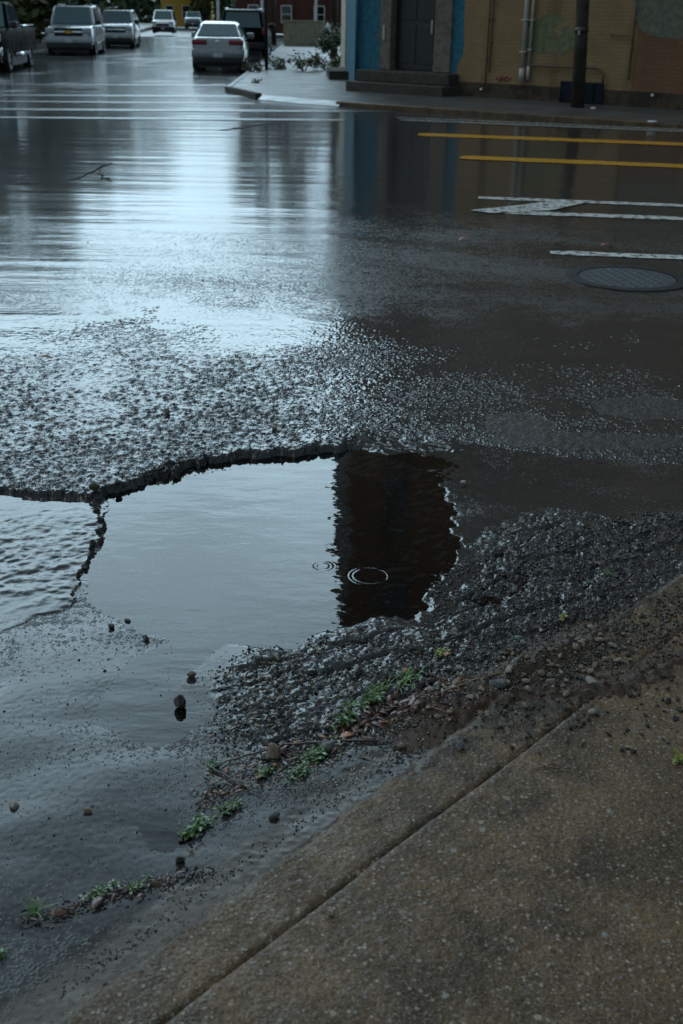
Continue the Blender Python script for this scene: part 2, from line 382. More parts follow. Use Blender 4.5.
upper = G([(-420, 496), (0, 489), (40, 495), (72, 494), (92, 497), (108, 488), (140, 478), (170, 467), (205, 459), (240, 453), (280, 451), (325, 446), (350, 443), (400, 440), (470, 446), (560, 458), (683, 468), (900, 475), (1100, 300), (900, 120), (-800, 120), (-800, 300)])
slab = G([(-420, 496), (0, 491), (40, 498), (86, 500), (106, 516), (98, 540), (84, 560), (78, 592), (58, 603), (0, 628), (-120, 690), (-420, 760)])
hole = G([(80, 578), (92, 606), (130, 632), (180, 643), (240, 646), (262, 652), (300, 650), (332, 633), (385, 622), (425, 630), (440, 606), (478, 560), (470, 540), (476, 512), (450, 470), (420, 456), (345, 442), (280, 446), (205, 453), (140, 473), (105, 492), (98, 535)], WL)
rough_r = G([(440, 640), (452, 600), (486, 560), (470, 545), (500, 522), (560, 508), (620, 520), (683, 512), (900, 505), (900, 640), (560, 780), (470, 700), (455, 690)], WL)
rough_m = G([(235, 655), (262, 648), (300, 652), (332, 634), (385, 624), (425, 632), (470, 640), (500, 660), (430, 700), (370, 730), (300, 780), (262, 770), (230, 720), (215, 690)], WL)

def axis(a, b, d, lo, hi, grow, n0, n1):
    core = np.arange(a, b + d * .5, d)
    left = [a]; s = d
    while left[-1] > lo: s *= grow; left.append(left[-1] - s)
    right = [core[-1]]; s = d
    while right[-1] < hi: s *= grow; right.append(right[-1] + s)
    return np.concatenate([np.array(left[1:])[::-1], core, np.array(right[1:])])
xs = axis(-1.75, 1.75, .0062, -60, 60, 1.05, 0, 0)
ys = axis(1.15, 5.25, .0062, -4, 7.2, 1.0042, 0, 0); ys = ys[(ys > 1.149) | (ys < 0)]
ys = np.concatenate([np.array([-4., -1., 0., .6, .9, 1.0, 1.05, 1.1]), ys[ys > 1.14], axis(7.22, 7.24, .02, 7.2, 90, 1.035, 0, 0)[2:]])
X, Y = np.meshgrid(xs, ys)
wx = fbm(X, Y, 9., 4, .55, 1) * .035; wy = fbm(X, Y, 9., 4, .55, 5) * .035
near = (np.abs(X) < 2.4) & (Y < 7.4)
fade = sstep(7.6, 6.0, Y) * sstep(2.4, 1.7, np.abs(X))
def sdp(poly, warp=1.):
    d = np.full(X.shape, -9.); d[near] = poly_sd((X + wx * warp)[near], (Y + wy * warp)[near], poly); return d
dU = sdp(upper); dU[~near & (Y > 3.2)] = 9.; dU[(Y > 6.)] = 9.; dS = sdp(slab); dH = sdp(hole, .5); dR = sdp(rough_r, 1.2); dM = sdp(rough_m, 1.3)
ka, kb = kerb_ab(X, Y)
f_mid = fbm(X, Y, 16., 5, .55, 2); f_fine = fbm(X, Y, 60., 3, .6, 8); f_low = fbm(X, Y, 1.4, 3, .5, 11)
# broken asphalt: leaves of old surfacing lying along the kerb, with cracks between
ca, sa = KD; cr, sr = math.cos(R(14)), math.sin(R(14)); ul = X * cr + Y * sr; vl = -X * sr + Y * cr
w1, w2, wv = worley(ul * .5 + f_mid * .05, vl + f_mid * .035, 8., 1); c3a, c3b, c3v = worley(X + f_fine * .004, Y + f_fine * .004, 48., 6)
p1, p2, pv = worley(ul * .7 + f_mid * .015, vl + f_mid * .02, 22., 2)
crack = sstep(.13, .0, w2 - w1)
st1, st2, stv = worley(X, Y, 62., 5)
stones = np.clip(.62 - st1, 0, 1) * (stv > .45)
zN = WL + .0032 + f_low * .0085 + f_fine * .0004
zR = WL + .011 + (wv - .5) * .011 + (pv - .5) * .0035 + (c3v - .5) * .0032 + f_mid * .003 - crack * .017 + f_fine * .0022 + stones * .008
zM = WL + .006 + (wv - .5) * .009 + (pv - .5) * .003 + (c3v - .5) * .003 + f_mid * .003 - crack * .011 + f_fine * .0022 + stones * .009
z = zN
z = z + (zM - z) * sstep(-.02, .05, dM)
z = z + (zR - z) * sstep(-.02, .05, dR)
dH = dH + (pv - .5) * .018 * sstep(.1, .3, X) + f_mid * .03
z = z - sstep(-.005, .07 + .14 * sstep(.05, .35, X), dH) * (.016 - .007 * sstep(.05, .35, X) + f_mid * .004) - sstep(.03, .3, dH) * .03
dband = np.full(X.shape, -9.); dband[near] = poly_sd((X + wx)[near], (Y + wy)[near], G([(345, 441), (420, 441), (520, 458), (683, 474), (900, 478), (900, 507), (683, 504), (560, 509), (500, 520), (470, 512), (430, 470)], WL))
z = z + (WL - .003 + .010 * sstep(.25, .75, X) + f_low * .006 + f_mid * .0012 + stones * .0015 - z) * sstep(-.06, .06, dband)
# gutter strip along the kerb rises a little to the kerb
gut = sstep(.155, .12, kb + f_mid * .03)
z = z + (WL + .004 + f_fine * .0005 + stones * .0012 + np.clip(.1 - kb, 0, .1) * .03 - z) * gut * sstep(.5, -.5, (ka - 1.7) * 3)
zS = -.007 - .018 * sstep(4., 3.15, Y + f_mid * .2) + f_fine * .0003 + (wv - .5) * .0010
z = z + (zS - z) * sstep(-.006, .012, dS)
s4a, s4b, s4v = worley(X * .8 + f_fine * .006, Y + f_fine * .006, 36., 16)
s6a, s6b, s6v = worley(X * .85, Y, 62., 17)
bumps = np.maximum(np.clip(.60 - s4a, 0, 1) * (s4v > .66 + .5 * f_low + .35 * sstep(5.2, 7.0, Y)), np.clip(.55 - s6a, 0, 1) * .6 * (s6v > .48 + .6 * f_low + .3 * sstep(5.2, 7.0, Y))) * sstep(7.3, 5.3, Y + f_low * 1.3) * (1 - .65 * sstep(-.1, .4, X))
soft = sstep(-.05, .25, X)                                                     # the far lip is a break on the left, a slope on the right
zU = f_low * .004 + f_mid * .0016 + f_fine * .0016 + stones * .0035 + bumps * .016
dU = dU + ((pv - .5) * .030 + (c3v - .5) * .016) * (1 - soft) * (dU < .5)
lw = np.clip(.35 + fbm(X, Y, 7., 3, .6, 91), 0, 1)
dU = dU + f_mid * .012 * (1 - soft) * (dU < .5)
lip = sstep(-.006 - .030 * lw * (1 - soft) - soft * .16, .010 + .02 * lw + soft * .30, dU)
lip = np.clip(lip + (lip > .02) * (lip < .98) * (1 - soft) * ((c3v - .5) * .30 + (pv - .5) * .35), 0, 1)
crumble = np.exp(-((dU - .0) / .03) ** 2) * (1 - soft)
zU = zU - crumble * np.clip(f_fine * .012 + (pv - .6) * .014 - stones * .01, -.02, .002)
z = z + (zU - z) * lip
zflat = fbm(X, Y, .22, 3, .5, 21) * .007
rd = (math.cos(R(-21)), math.sin(R(-21)))
uu = X * rd[0] + Y * rd[1]; vv = -X * rd[1] + Y * rd[0]                        # along / across the main street
rut = fbm(uu * .10, vv, .9, 3, .5, 31)
z = z * fade + (zflat * .3 + rut * .004) * (1 - fade)
mhx, mhy = gp(627, 278.5); z = z + (.001 - z) * sstep(.75, .55, np.hypot(X - mhx, Y - mhy))
z = np.where((kb < -.03) & (Y < 7), -.09, z)                                    # under the pavement
z = np.where((Y < 1.0) & (kb >= -.03), WL - .004, z)
# ---- masks
px_l = sstep(.25, -.35, X - .06 * Y)                                            # left part of the road lies deeper in water
band_far = sstep(6.4, 7.4, Y + f_low * .8)                                      # beyond the stony band the film is closed
film = .42 + .13 * f_low + .10 * fbm(X, Y, 3.2, 4, .6, 41)
stony = .56 + .10 * fbm(uu, vv * 2.2, 2.5, 4, .6, 44)
film = np.where(lip > .5, stony - .5 * sstep(.03, .12, bumps), film)
right_dry = sstep(-.1, .7, X - .02 * Y)
far_right = .24 + .2 * fbm(uu * .35, vv, 1.3, 4, .6, 46) + .25 * sstep(9.5, 12.5, Y)
far_left = .27 + .30 * sstep(8.5, 13., Y) + .20 * fbm(uu * .3, vv, .9, 3, .5, 47)
far = far_left + (far_right - far_left) * right_dry
film = film + (far - film) * band_far * (lip > .5)
film = film + (.80 + .16 * fbm(uu * .12, vv, .8, 4, .6, 51) - film) * sstep(11., 15., Y)
film = film + (.42 + .3 * fbm(X, Y * .5, .5, 4, .6, 52) - film) * sstep(22., 28., Y)
film = film - .22 * sstep(.1, .5, fbm(uu * .22, vv, .7, 4, .6, 55)) * sstep(8., 12., Y)
film = np.where(dS > 0, .42 + .12 * fbm(ul * .5, vl, 2.4, 2, .5, 66), film)
nearfilm = (lip <= .5) & (dS <= 0)
film = np.where(nearfilm, .31 + .36 * fbm(ul * .45, vl, 2.6, 3, .5, 60), film)
film = np.where(nearfilm & ((dR > 0) | (dM > 0)), .26 + .14 * f_mid - .1 * crack, film)
# paler patches on the right
patch = np.zeros(X.shape)
for (cx, cy, rx, ry, val) in ((519, 425, 36, 13, .60), (650, 408, 60, 12, .62), (600, 440, 120, 8, .5)):
    a, b = gp(cx, cy); rxm = rx / F * b * 1.03; rym = abs(gp(cx, cy + ry)[1] - b)
    q = ((X - a) / rxm) ** 2 + ((Y - b) / rym) ** 2 + f_mid * .35
    patch = np.maximum(patch, (q < 1) * (1. if ry == 13 else .5)); film = np.where(q < 1, .2 + .1 * f_mid, film)
film = film + (.40 + .3 * fbm(uu, vv, 4., 3, .5, 68) - film) * sstep(-.05, .08, dband + f_mid * .06)
conc0 = gut * sstep(.95, .35, ka + f_mid * .2)
conc = np.maximum(patch * .15, gut * sstep(.6, -.3, (ka - 1.25) * 2.2 + f_mid))
mud = sstep(.12, .02, np.abs(kb - .05 + f_mid * .05) ) * sstep(.75, 1.15, ka + f_mid * .2) * sstep(2.3, 1.9, ka)
mud = np.maximum(mud, .55 * sstep(.18, .1, kb + f_mid * .06) * sstep(.5, .9, ka) * sstep(2.6, 2.2, ka))
mud = np.maximum(mud, sstep(.02, .0, np.abs(kb - .15 + f_mid * .02)) * .8)
grit = np.where(Y < 5.6, .20, .60); grit = np.where((lip > .5) & (Y < 7.4), np.where(X < .25, .45, .5), grit)
grit = np.where(nearfilm & ((dR > 0) | (dM > 0)), .55, grit)
grit = grit * sstep(17, 9, Y) + .05
film = film + (.28 - film) * conc0; rgh = .28 * conc0 + .16 * right_dry * sstep(9.5, 6.5, Y) * (lip > .5) + .25 * patch + .05 * sstep(18., 27., Y) + .055 * sstep(5.5, 8., Y)
silt = np.clip(sstep(-.5, 1.2, X - .03 * Y + .4 * f_low) * .9 + .12 * f_low, 0, 1)
road = grid_mesh('road', X, Y, z, M['road'], dict(film=np.clip(film, 0, 1), conc=conc, mud=np.clip(mud, 0, 1), grit=grit, rgh=rgh, silt=silt))
tag(road, kind='structure')
ZF = z
def ground_z(x, y):
    i = int(np.clip(np.searchsorted(ys, y), 1, len(ys) - 1)); j = int(np.clip(np.searchsorted(xs, x), 1, len(xs) - 1))
    return float(ZF[i, j])

b = MB(); b.add([(-400, -40, -.25), (400, -40, -.25), (400, 700, -.25), (-400, 700, -.25)], [(0, 1, 2, 3)])
tag(b.build('ground', M['farpave'], up=True), kind='structure')

b = MB(); b.add([(-2.2, 1.0, WL), (1.9, 1.0, WL), (1.9, 4.75, WL), (-2.2, 4.75, WL)], [(0, 1, 2, 3)])
tag(b.build('puddle_water', M['water'], up=True), kind='structure')

# ------------------------------------------------------------------ kerb and pavement (a along the kerb, b into the pavement)
J0 = np.array(gp(160, 1024, ZK)); J1 = np.array(gp(683, 628, ZK))
jb0 = -kerb_ab(*J0)[1]; jb1 = -kerb_ab(*J1)[1]; ja0 = kerb_ab(*J0)[0]; ja1 = kerb_ab(*J1)[0]
def strip(name, b_edges, m, kind):
    aa = axis(-.2, 2.75, .0065, -3, 9, 1.12, 0, 0)
    A, B = np.meshgrid(aa, b_edges)
    jb = jb0 + (jb1 - jb0) * (A - ja0) / (ja1 - ja0)
    if kind == 'kerb': Bb = B * jb / .17 - 0.0
    else: Bb = B + jb
    xx = K0[0] + KD[0] * A - KN[0] * Bb; yy = K0[1] + KD[1] * A - KN[1] * Bb
    ff = fbm(xx, yy, 70., 3, .6, 71); fm = fbm(xx, yy, 14., 4, .6, 73); fl = fbm(xx, yy, 2., 3, .5, 75)
    zz = ZK + ff * .0022 + fm * .0016 + fl * .004
    g1, g2, gv = worley(xx, yy, 75., 9)
    zz += np.clip(.5 - g1, 0, 1) * (gv > .55) * .003
    if kind == 'kerb':
        e = Bb + fm * .016 + ff * .006
        zz = zz - (1 - sstep(.0, .04, e)) * .018 - (1 - sstep(-.004, .012, e)) * .05 * 1
        zz = np.where(Bb < -.012, -.07, zz)
    d = np.abs(Bb - jb + fm * .006); zz = zz - (1 - sstep(.001, .0055, d)) * .007 - (1 - sstep(.0, .02, d)) * .002
    if kind != 'kerb':
        zz = zz + fl * .003
    mud = sstep(.55, .1, np.hypot((A - 1.55) / 1.1, (Bb - .02) / .36) + fm * .5 + ff * .3) * .85
    mud = np.maximum(mud, sstep(.06, .0, Bb + fm * .03) * .6 if kind == 'kerb' else 0)
    return grid_mesh(name, xx, yy, zz, m, dict(mud=np.clip(mud, 0, 1))), (A, Bb, zz)
o, _ = strip('kerb', np.concatenate([[-.03, -.02, -.014, -.01], np.arange(-.006, .17, .006), [.17]]), M['kerb'], 'kerb'); tag(o, kind='structure')
bs = np.arange(0, 1.5, .0068); bs = np.concatenate([bs, [1.6, 1.8, 2.2, 3., 5.]])
o, _ = strip('pavement', bs, M['concrete'], 'pave'); tag(o, kind='structure')
# ------------------------------------------------------------------ soil heap over the kerb
def surf_z(x, y):
    a, b = kerb_ab(x, y)
    return ZK + .002 if b < 0 else max(ground_z(x, y), WL - .004)
aa = np.arange(.45, 2.5, .007); bb = np.arange(-.42, .22, .007)
A, B = np.meshgrid(aa, bb)
hx = K0[0] + KD[0] * A + KN[0] * B; hy = K0[1] + KD[1] * A + KN[1] * B
dl = line_d(hx, hy, [gp(395, 700, .0), gp(440, 688, .03), gp(500, 672, .05), gp(560, 650, .05), gp(625, 600, .03)])
dl2 = line_d(hx, hy, [gp(470, 700, .05), gp(540, 690, .05), gp(610, 690, .05), gp(680, 660, .05)])
n1 = fbm(hx, hy, 12., 4, .6, 81); n2 = fbm(hx, hy, 55., 3, .6, 83)
w1_, w2_, wv_ = worley(hx, hy, 48., 12); w3_, _q, wv3_ = worley(hx, hy, 100., 13)
hz = .030 * np.exp(-(dl / .075) ** 2) * (.25 + .75 * sstep(2.15, 1.75, A)) * (1 + .8 * n1) + .014 * np.exp(-(dl2 / .055) ** 2) * (1 + 1.2 * n1)
hz = hz + np.clip(.6 - w1_, 0, 1) * (wv_ > .4) * .012 * np.exp(-(np.minimum(dl, dl2) / .10) ** 2) + n2 * .0045 - .0095 + np.clip(.6 - w3_, 0, 1) * (wv3_ > .35) * .007 * np.exp(-(np.minimum(dl, dl2) / .12) ** 2)
wed = np.exp(-(dl / .13) ** 2) * sstep(2.2, 1.8, A); lo = WL + .010
basez = np.where(B < -.015, ZK, np.maximum(np.where(B > .03, lo, lo + (ZK - lo) * (.03 - B) / .045), lo + (ZK - lo) * np.clip(1 - B / .2, 0, 1) * wed * 1.1))
HZb = basez + hz
soil = grid_mesh('soil', hx, hy, HZb, M['soil']); tag(soil, kind='stuff')
def top_z(x, y):
    a, b = kerb_ab(x, y); s = surf_z(x, y)
    if .45 < a < 2.49 and -.42 < b < .21:
        i = int((b + .42) / .007); j = int((a - .45) / .007)
        if 0 <= i < HZb.shape[0] and 0 <= j < HZb.shape[1]: s = max(s, float(HZb[i, j]))
    return s
def ray_top(px, py):
    """the point of the near ground seen at a pixel"""
    zz = 0.
    for _ in range(6):
        x, y = gp(px, py, zz); zz = top_z(x, y)
    return x, y, zz

# ------------------------------------------------------------------ stones
def rock_mesh(name, seed, sub=2, flat=.7, angular=.35):
    bm = bmesh.new(); bmesh.ops.create_icosphere(bm, subdivisions=sub, radius=1.)
    r = random.Random(seed); ds = [(Vector((r.gauss(0, 1), r.gauss(0, 1), r.gauss(0, 1))).normalized(), r.uniform(.45, .85)) for _ in range(11)]
    ph = [r.uniform(0, 6) for _ in range(6)]
    for v in bm.verts:
        p = v.co.copy()
        for d, k in ds:
            e = p.dot(d) - k
            if e > 0: p -= d * e * min(1., .45 + angular)
        s = 1 + .07 * math.sin(3 * p.x + ph[0]) + .07 * math.sin(4 * p.y + ph[1]) + .06 * math.sin(5 * p.z + ph[2]) + .03 * math.sin(11 * p.x + ph[3]) * math.sin(9 * p.y + ph[4])
        v.co = Vector((p.x * s, p.y * s * .82, p.z * s * flat))
    me = bpy.data.meshes.new(name); bm.to_mesh(me); bm.free()
    me.polygons.foreach_set('use_smooth', [True] * len(me.polygons)); return me
def stone(name, px, py, wpx, m, seed, label, group=None, flat=.7, sink=.35, sub=3, rot=None, cat='stone'):
    me = rock_mesh(name, seed, sub, flat); me.materials.append(M[m])
    x, y, zz = ray_top(px, py)
    r = wpx / 2 / F * math.hypot(y, CH) * 1.0
    o = bpy.data.objects.new(name, me); COL.objects.link(o)
    o.location = (x, y, zz + r * flat * (1 - sink) * .9); o.scale = (r, r, r); o.rotation_euler = (random.uniform(-.2, .2), random.uniform(-.2, .2), random.uniform(0, 6) if rot is None else rot)
    return tag(o, label, cat, group)
stone('stone', 181, 709, 17, 'rock_dark', 11, 'dark brown angular stone standing alone in the shallow film of water', flat=1.05, sink=.1)
stone('stone', 192, 677, 13, 'rock_tan', 12, 'small reddish brown stone near the front shore of the big puddle', flat=.8)
stone('stone', 273, 758, 21, 'rock_tan', 13, 'large rounded tan stone beside the dead twig in the gutter', flat=.95, sink=.2)
stone('stone', 328, 750, 17, 'rock_grey', 14, 'smooth blue-grey pebble among the weeds by the orange dead leaf', flat=.85)
stone('stone', 96, 498, 13, 'rock_moss', 15, 'mossy round stone on the broken lip at the left end of the puddle', flat=.85, sink=.1)
stone('stone', 498, 686, 20, 'rock_grey', 16, 'long flat grey stone in the middle of the soil heap', flat=.5, rot=.1)
stone('stone', 457, 685, 12, 'rock_tan', 17, 'round orange-tan pebble at the left end of the soil heap', flat=.8)
stone('stone', 331, 914, 11, 'rock_tan', 18, 'tan pebble lying alone on the pavement near the joint', flat=.75, sink=.15)
stone('stone', 275, 817, 13, 'rock_grey', 19, 'grey chip of stone in the wet gutter below the weeds', flat=.7)
stone('stone', 181, 861, 12, 'rock_dark', 20, 'dark wet lump in the gutter beside the chipped kerb edge', flat=.8)
stone('stone', 590, 684, 12, 'rock_pale', 21, 'whitish tan pebble on the pavement at the right end of the soil', flat=.85)
stone('stone', 592, 713, 10, 'rock_pale', 22, 'pale pinkish pebble on the pavement below the soil heap', flat=.8)
stone('stone', 460, 747, 13, 'rock_grey', 23, 'dark grey stone on the kerb left of the soil heap', flat=.8)
stone('stone', 526, 683, 10, 'rock_tan', 24, 'flat buff pebble next to the long grey stone', flat=.7)
stone('stone', 552, 683, 11, 'rock_tan', 25, 'buff pebble bedded in the right half of the soil heap', flat=.7)
stone('stone', 401, 747, 10, 'rock_tan', 26, 'small brown stone at the kerb foot by the orange leaf', flat=.7)
stone('stone', 14, 807, 13, 'rock_tan', 27, 'reddish stone at the left edge lying in the water film', flat=.6)
stone('stone', 88, 812, 11, 'rock_tan', 28, 'rusty brown stone in the water left of the gutter weeds', flat=.6)
stone('stone', 167, 414, 8, 'rock_tan', 29, 'small tan stone on the stony road beyond the puddle lip', flat=.8, sink=.1)
stone('stone', 275, 430, 9, 'rock_tan', 30, 'orange-brown stone on the road just behind the puddle lip', flat=.8, sink=.1)
stone('stone', 463, 485, 8, 'rock_pale', 31, 'whitish pebble under shallow water right of the puddle', flat=.8, sink=.0)
stone('stone', 584, 742, 6, 'rock_pale', 32, 'bright white chip on the pavement right of the kerb joint', flat=.7)
# asphalt lumps along the broken lip
lips = [(112, 628), (128, 622), (146, 640), (100, 520), (92, 545), (86, 570), (118, 492)]
mes = [rock_mesh('asphalt_lump', 50 + i, 2, .75, .6) for i in range(5)]
for m_ in mes: m_.materials.append(M['rock_dark'])
def scatter(name, meshes, pts, label, cat, group, sink=.3):
    for i, (px, py, w) in enumerate(pts):
        o = bpy.data.objects.new(name, meshes[i % len(meshes)]); COL.objects.link(o)
        x, y, zz = ray_top(px, py); r = w / 2 / F * math.hypot(y, CH)
        o.location = (x, y, zz + r * .5 * (1 - sink)); o.scale = (r * random.uniform(.8, 1.25), r * random.uniform(.8, 1.1), r * random.uniform(.6, 1.))
        o.rotation_euler = (random.uniform(-.4, .4), random.uniform(-.4, .4), random.uniform(0, 6)); tag(o, label, cat, group)
scatter('asphalt_lump', mes, [(a, b, random.uniform(7, 12)) for a, b in lips], 'black broken asphalt lump on the crumbling left lip of the puddle', 'asphalt lump', 'asphalt lumps on the puddle lip')
R2 = random.Random(5)
def spread(n, box, wr, keep=None):
    out = []
    while len(out) < n:
        a, b = R2.uniform(box[0], box[2]), R2.uniform(box[1], box[3])
        if keep is None or keep(a, b): out.append((a, b, R2.uniform(*wr)))
    return out
kerb_y = lambda px: 1024 + (px - 30) * (566 - 1024) / 653.
crumbs = [rock_mesh('soil_crumb', 70 + i, 2, .8, .5) for i in range(5)]
for m_ in crumbs: m_.materials.append(M['rock_dark'])
scatter('soil_crumb', crumbs, spread(120, (440, 640, 683, 770), (2.5, 8), lambda a, b: b > kerb_y(a) + 12 and R2.random() < math.exp(-((b - 700) / 32) ** 2)), 'dark wet crumb of soil scattered on the pavement below the heap', 'soil crumb', 'soil crumbs on the pavement', .7)
tans = [rock_mesh('pebble', 80 + i, 2, .75, .3) for i in range(5)]
for m_ in tans: m_.materials.append(M['rock_tan'])
scatter('pebble', tans, spread(95, (405, 600, 640, 725), (4, 11), lambda a, b: abs(b - (705 - (a - 420) * .3)) < 26 + R2.gauss(0, 6)), 'tan pebble bedded in the dark soil heap over the kerb', 'pebble', 'tan pebbles in the soil heap')
browns = [rock_mesh('pebble', 90 + i, 2, .7, .4) for i in range(4)]
for m_ in browns: m_.materials.append(M['rock_tan'])
scatter('pebble', browns, spread(70, (238, 655, 330, 735), (3, 6.5), lambda a, b: abs((a - 250) - (730 - b) * .55) < 26), 'brown grain of gravel washed onto the asphalt in front of the puddle', 'gravel stone', 'gravel washed out in front of the puddle')
bits = [rock_mesh('grit_stone', 100 + i, 2, .8, .5) for i in range(4)]
for m_ in bits: m_.materials.append(M['rock_dark'])
scatter('grit_stone', bits, spread(30, (0, 630, 240, 870), (2.5, 5), lambda a, b: b < kerb_y(a) - 60), 'small black grit stone in the shallow water of the near road', 'grit stone', 'black grit in the near water', .8)
scatter('grit_stone', bits, spread(12, (0, 215, 330, 350), (1.6, 2.8)), 'tiny black grit stone on the shining wet carriageway', 'grit stone', 'black grit on the far carriageway', .9)
pale = [rock_mesh('chip', 110 + i, 1, .6, .4) for i in range(4)]
for m_ in pale: m_.materials.append(M['rock_pale'])
scatter('stone_chip', pale, spread(40, (60, 780, 683, 1020), (2.5, 4.5), lambda a, b: b > kerb_y(a) + 25), 'pale stone chip showing in the concrete of the near pavement', 'stone chip', 'pale chips in the pavement', .6)
# loose gravel nobody could count: one mesh
def gravel(name, n, box, wr, m, keep, seed):
    rs = np.random.default_rng(seed); base = [rock_mesh('tmp', 130 + k, 1, .75, .5) for k in range(4)]
    dat = []
    for me in base:
        v = np.empty(len(me.vertices) * 3); me.vertices.foreach_get('co', v)
        f = np.empty(len(me.polygons) * 3, int); me.polygons.foreach_get('vertices', f); dat.append((v.reshape(-1, 3), f.reshape(-1, 3)))
    V = []; Fc = []; nn = 0; k = 0
    while k < n:
        px, py = rs.uniform(box[0], box[2]), rs.uniform(box[1], box[3])
        if not keep(px, py, rs): continue
        x, y, zz = ray_top(px, py); r = rs.uniform(*wr) / 2 / F * math.hypot(y, CH)
        v, f = dat[k % 4]; a = rs.uniform(0, 6.3); c, s_ = math.cos(a), math.sin(a)
        q = v * r * np.array([rs.uniform(.8, 1.3), 1, rs.uniform(.6, 1)]); q = np.stack([q[:, 0] * c - q[:, 1] * s_ + x, q[:, 0] * s_ + q[:, 1] * c + y, q[:, 2] + zz + r * .25], -1)
        V.append(q); Fc.append(f + nn); nn += len(q); k += 1
    me = bpy.data.meshes.new(name); me.from_pydata(np.concatenate(V).tolist(), [], np.concatenate(Fc).tolist()); me.update()
    return tag(link(name, me, m, None, True), kind='stuff')
gravel('gravel', 2600, (380, 570, 683, 780), (1.6, 5), M['rock_dark'], lambda a, b, r: abs(b - (705 - (a - 420) * .33)) < abs(r.normal(0, 24)) + 4, 1)
gravel('gravel', 1100, (200, 640, 520, 790), (1.6, 4), M['rock_tan'], lambda a, b, r: b < kerb_y(a) - 8 and b > 790 - a * .55 and r.random() < .8, 2)

gravel('gravel', 2600, (430, 505, 683, 660), (1.6, 5), M['rock_dark'], lambda a, b, r: b < kerb_y(a) - 8 and b > 690 - a * .28 + 40 * (a > 560) * 0 and b > 512, 3)
gravel('gravel', 1500, (215, 635, 470, 760), (1.6, 4.5), M['rock_dark'], lambda a, b, r: b < kerb_y(a) - 40 and b > 800 - a * .62, 4)
gravel('gravel', 500, (150, 470, 345, 700), (1.6, 4.), M['rock_dark'], lambda a, b, r: abs(b - (452 + (345 - a) ** 2 * .00062 + 6)) < 5 and a < 345, 5)
gravel('gravel', 620, (0, 590, 330, 900), (.9, 2.6), M['rock_dark'], lambda a, b, r: b < kerb_y(a) - 40 and not (90 < a < 330 and b < 645) and r.random() < .35 + .65 * (perlin(np.array([a * .02]), np.array([b * .035]))[0] > .05), 6)
gravel('gravel', 260, (0, 640, 330, 980), (.9, 2.4), M['rock_grey'], lambda a, b, r: b < kerb_y(a) - 6, 7)
# ------------------------------------------------------------------ weeds, leaves, twigs
def leaf_faces(mb, base, yaw, pitch, ln, wd, curl=.5, seg=4, tip=.0):
    d = Vector((math.cos(yaw), math.sin(yaw), 0)); sd = Vector((-math.sin(yaw), math.cos(yaw), 0)); p = Vector(base); ang = pitch
    prof = [.12, .75, 1., .75, tip] if seg == 4 else [1., .85, .6, .35, tip]
    vs = []
    for i in range(5):
        w = wd * prof[i] / 2
        up = Vector((-d.x * math.sin(ang), -d.y * math.sin(ang), math.cos(ang)))
        vs += [p - sd * w + up * w * .35, p + Vector((0, 0, 0)), p + sd * w + up * w * .35]
        p = p + (d * math.cos(ang) + Vector((0, 0, 1)) * math.sin(ang)) * ln / 4; ang -= curl / 4
    fs = []
    for i in range(4): fs += [(i * 3, i * 3 + 1, i * 3 + 4, i * 3 + 3), (i * 3 + 1, i * 3 + 2, i * 3 + 5, i * 3 + 4)]
    mb.add(vs, fs)
def weed(px, py, n, spread_, size, label, kind='leafy', m='weed', ang=0.7):
    x, y, zz = ray_top(px, py); zz = max(zz, WL)
    root = empty('weed_clump', (x, y, zz), 0, label, 'weed', 'weeds along the gutter')
    size *= 1.55; spread_ *= 1.1; rw = random.Random(int(px * 7 + py)); lv = MB(); st = MB()
    for i in range(n):
        q = rw.gauss(0, spread_); r = rw.gauss(0, spread_ * .35)
        bx, by = KD[0] * q + KN[0] * r, KD[1] * q + KN[1] * r; hgt = rw.uniform(.002, size * .9)
        yaw = rw.uniform(0, 6.3)
        if kind == 'grass':
            leaf_faces(lv, (bx, by, 0), yaw, rw.uniform(.5, 1.3), size * rw.uniform(1.6, 3.4), size * .16, rw.uniform(.6, 1.8), 5)
        else:
            st.tube([(bx, by, -.004), (bx + rw.gauss(0, .003), by + rw.gauss(0, .003), hgt)], .0009, 4)
            for k in range(3):
                leaf_faces(lv, (bx, by, hgt * rw.uniform(.5, 1)), yaw + k * 2.1 + rw.uniform(-.4, .4), rw.uniform(-.1, .8), size * rw.uniform(.55, 1.15), size * rw.uniform(.35, .6), rw.uniform(.2, 1.2), 4)
    lv.build('leaves', M[m], root, True)
    if st.v: st.build('stems', M['weed'], root, True)
    return root
weed(197, 829, 34, .020, .012, 'low green weed clump alone in the gutter, nearest one above the kerb edge')
weed(230, 810, 26, .016, .011, 'small round leaved weed right of the low gutter clump')
weed(98, 893, 16, .022, .010, 'thin green weed on the dark soil ridge near the lower left')
weed(140, 886, 14, .016, .009, 'sparse weed sprig at the right end of the dark soil ridge')
weed(38, 912, 14, .010, .011, 'tuft of narrow green blades beside the rotten leaves at lower left', 'grass', 'grass')
weed(262, 775, 20, .014, .010, 'small weed at the foot of the large tan stone')
weed(317, 757, 34, .022, .013, 'bushy weed left of the blue-grey pebble')
weed(300, 772, 22, .02, .011, 'creeping weed between tan stone and bushy weed')
weed(213, 768, 12, .010, .010, 'tiny green sprig where the twig ends in the water')
weed(345, 722, 26, .018, .013, 'leafy weed above the orange dead leaf')
weed(372, 700, 30, .026, .013, 'broad weed patch in the litter between leaf and clear pool', 'leafy', 'weed')
weed(405, 684, 30, .020, .017, 'bright tuft of long grass beside the small clear pool', 'grass', 'grass')
weed(385, 690, 18, .02, .015, 'grass blades drooping over the brown litter left of the small pool', 'grass', 'grass')
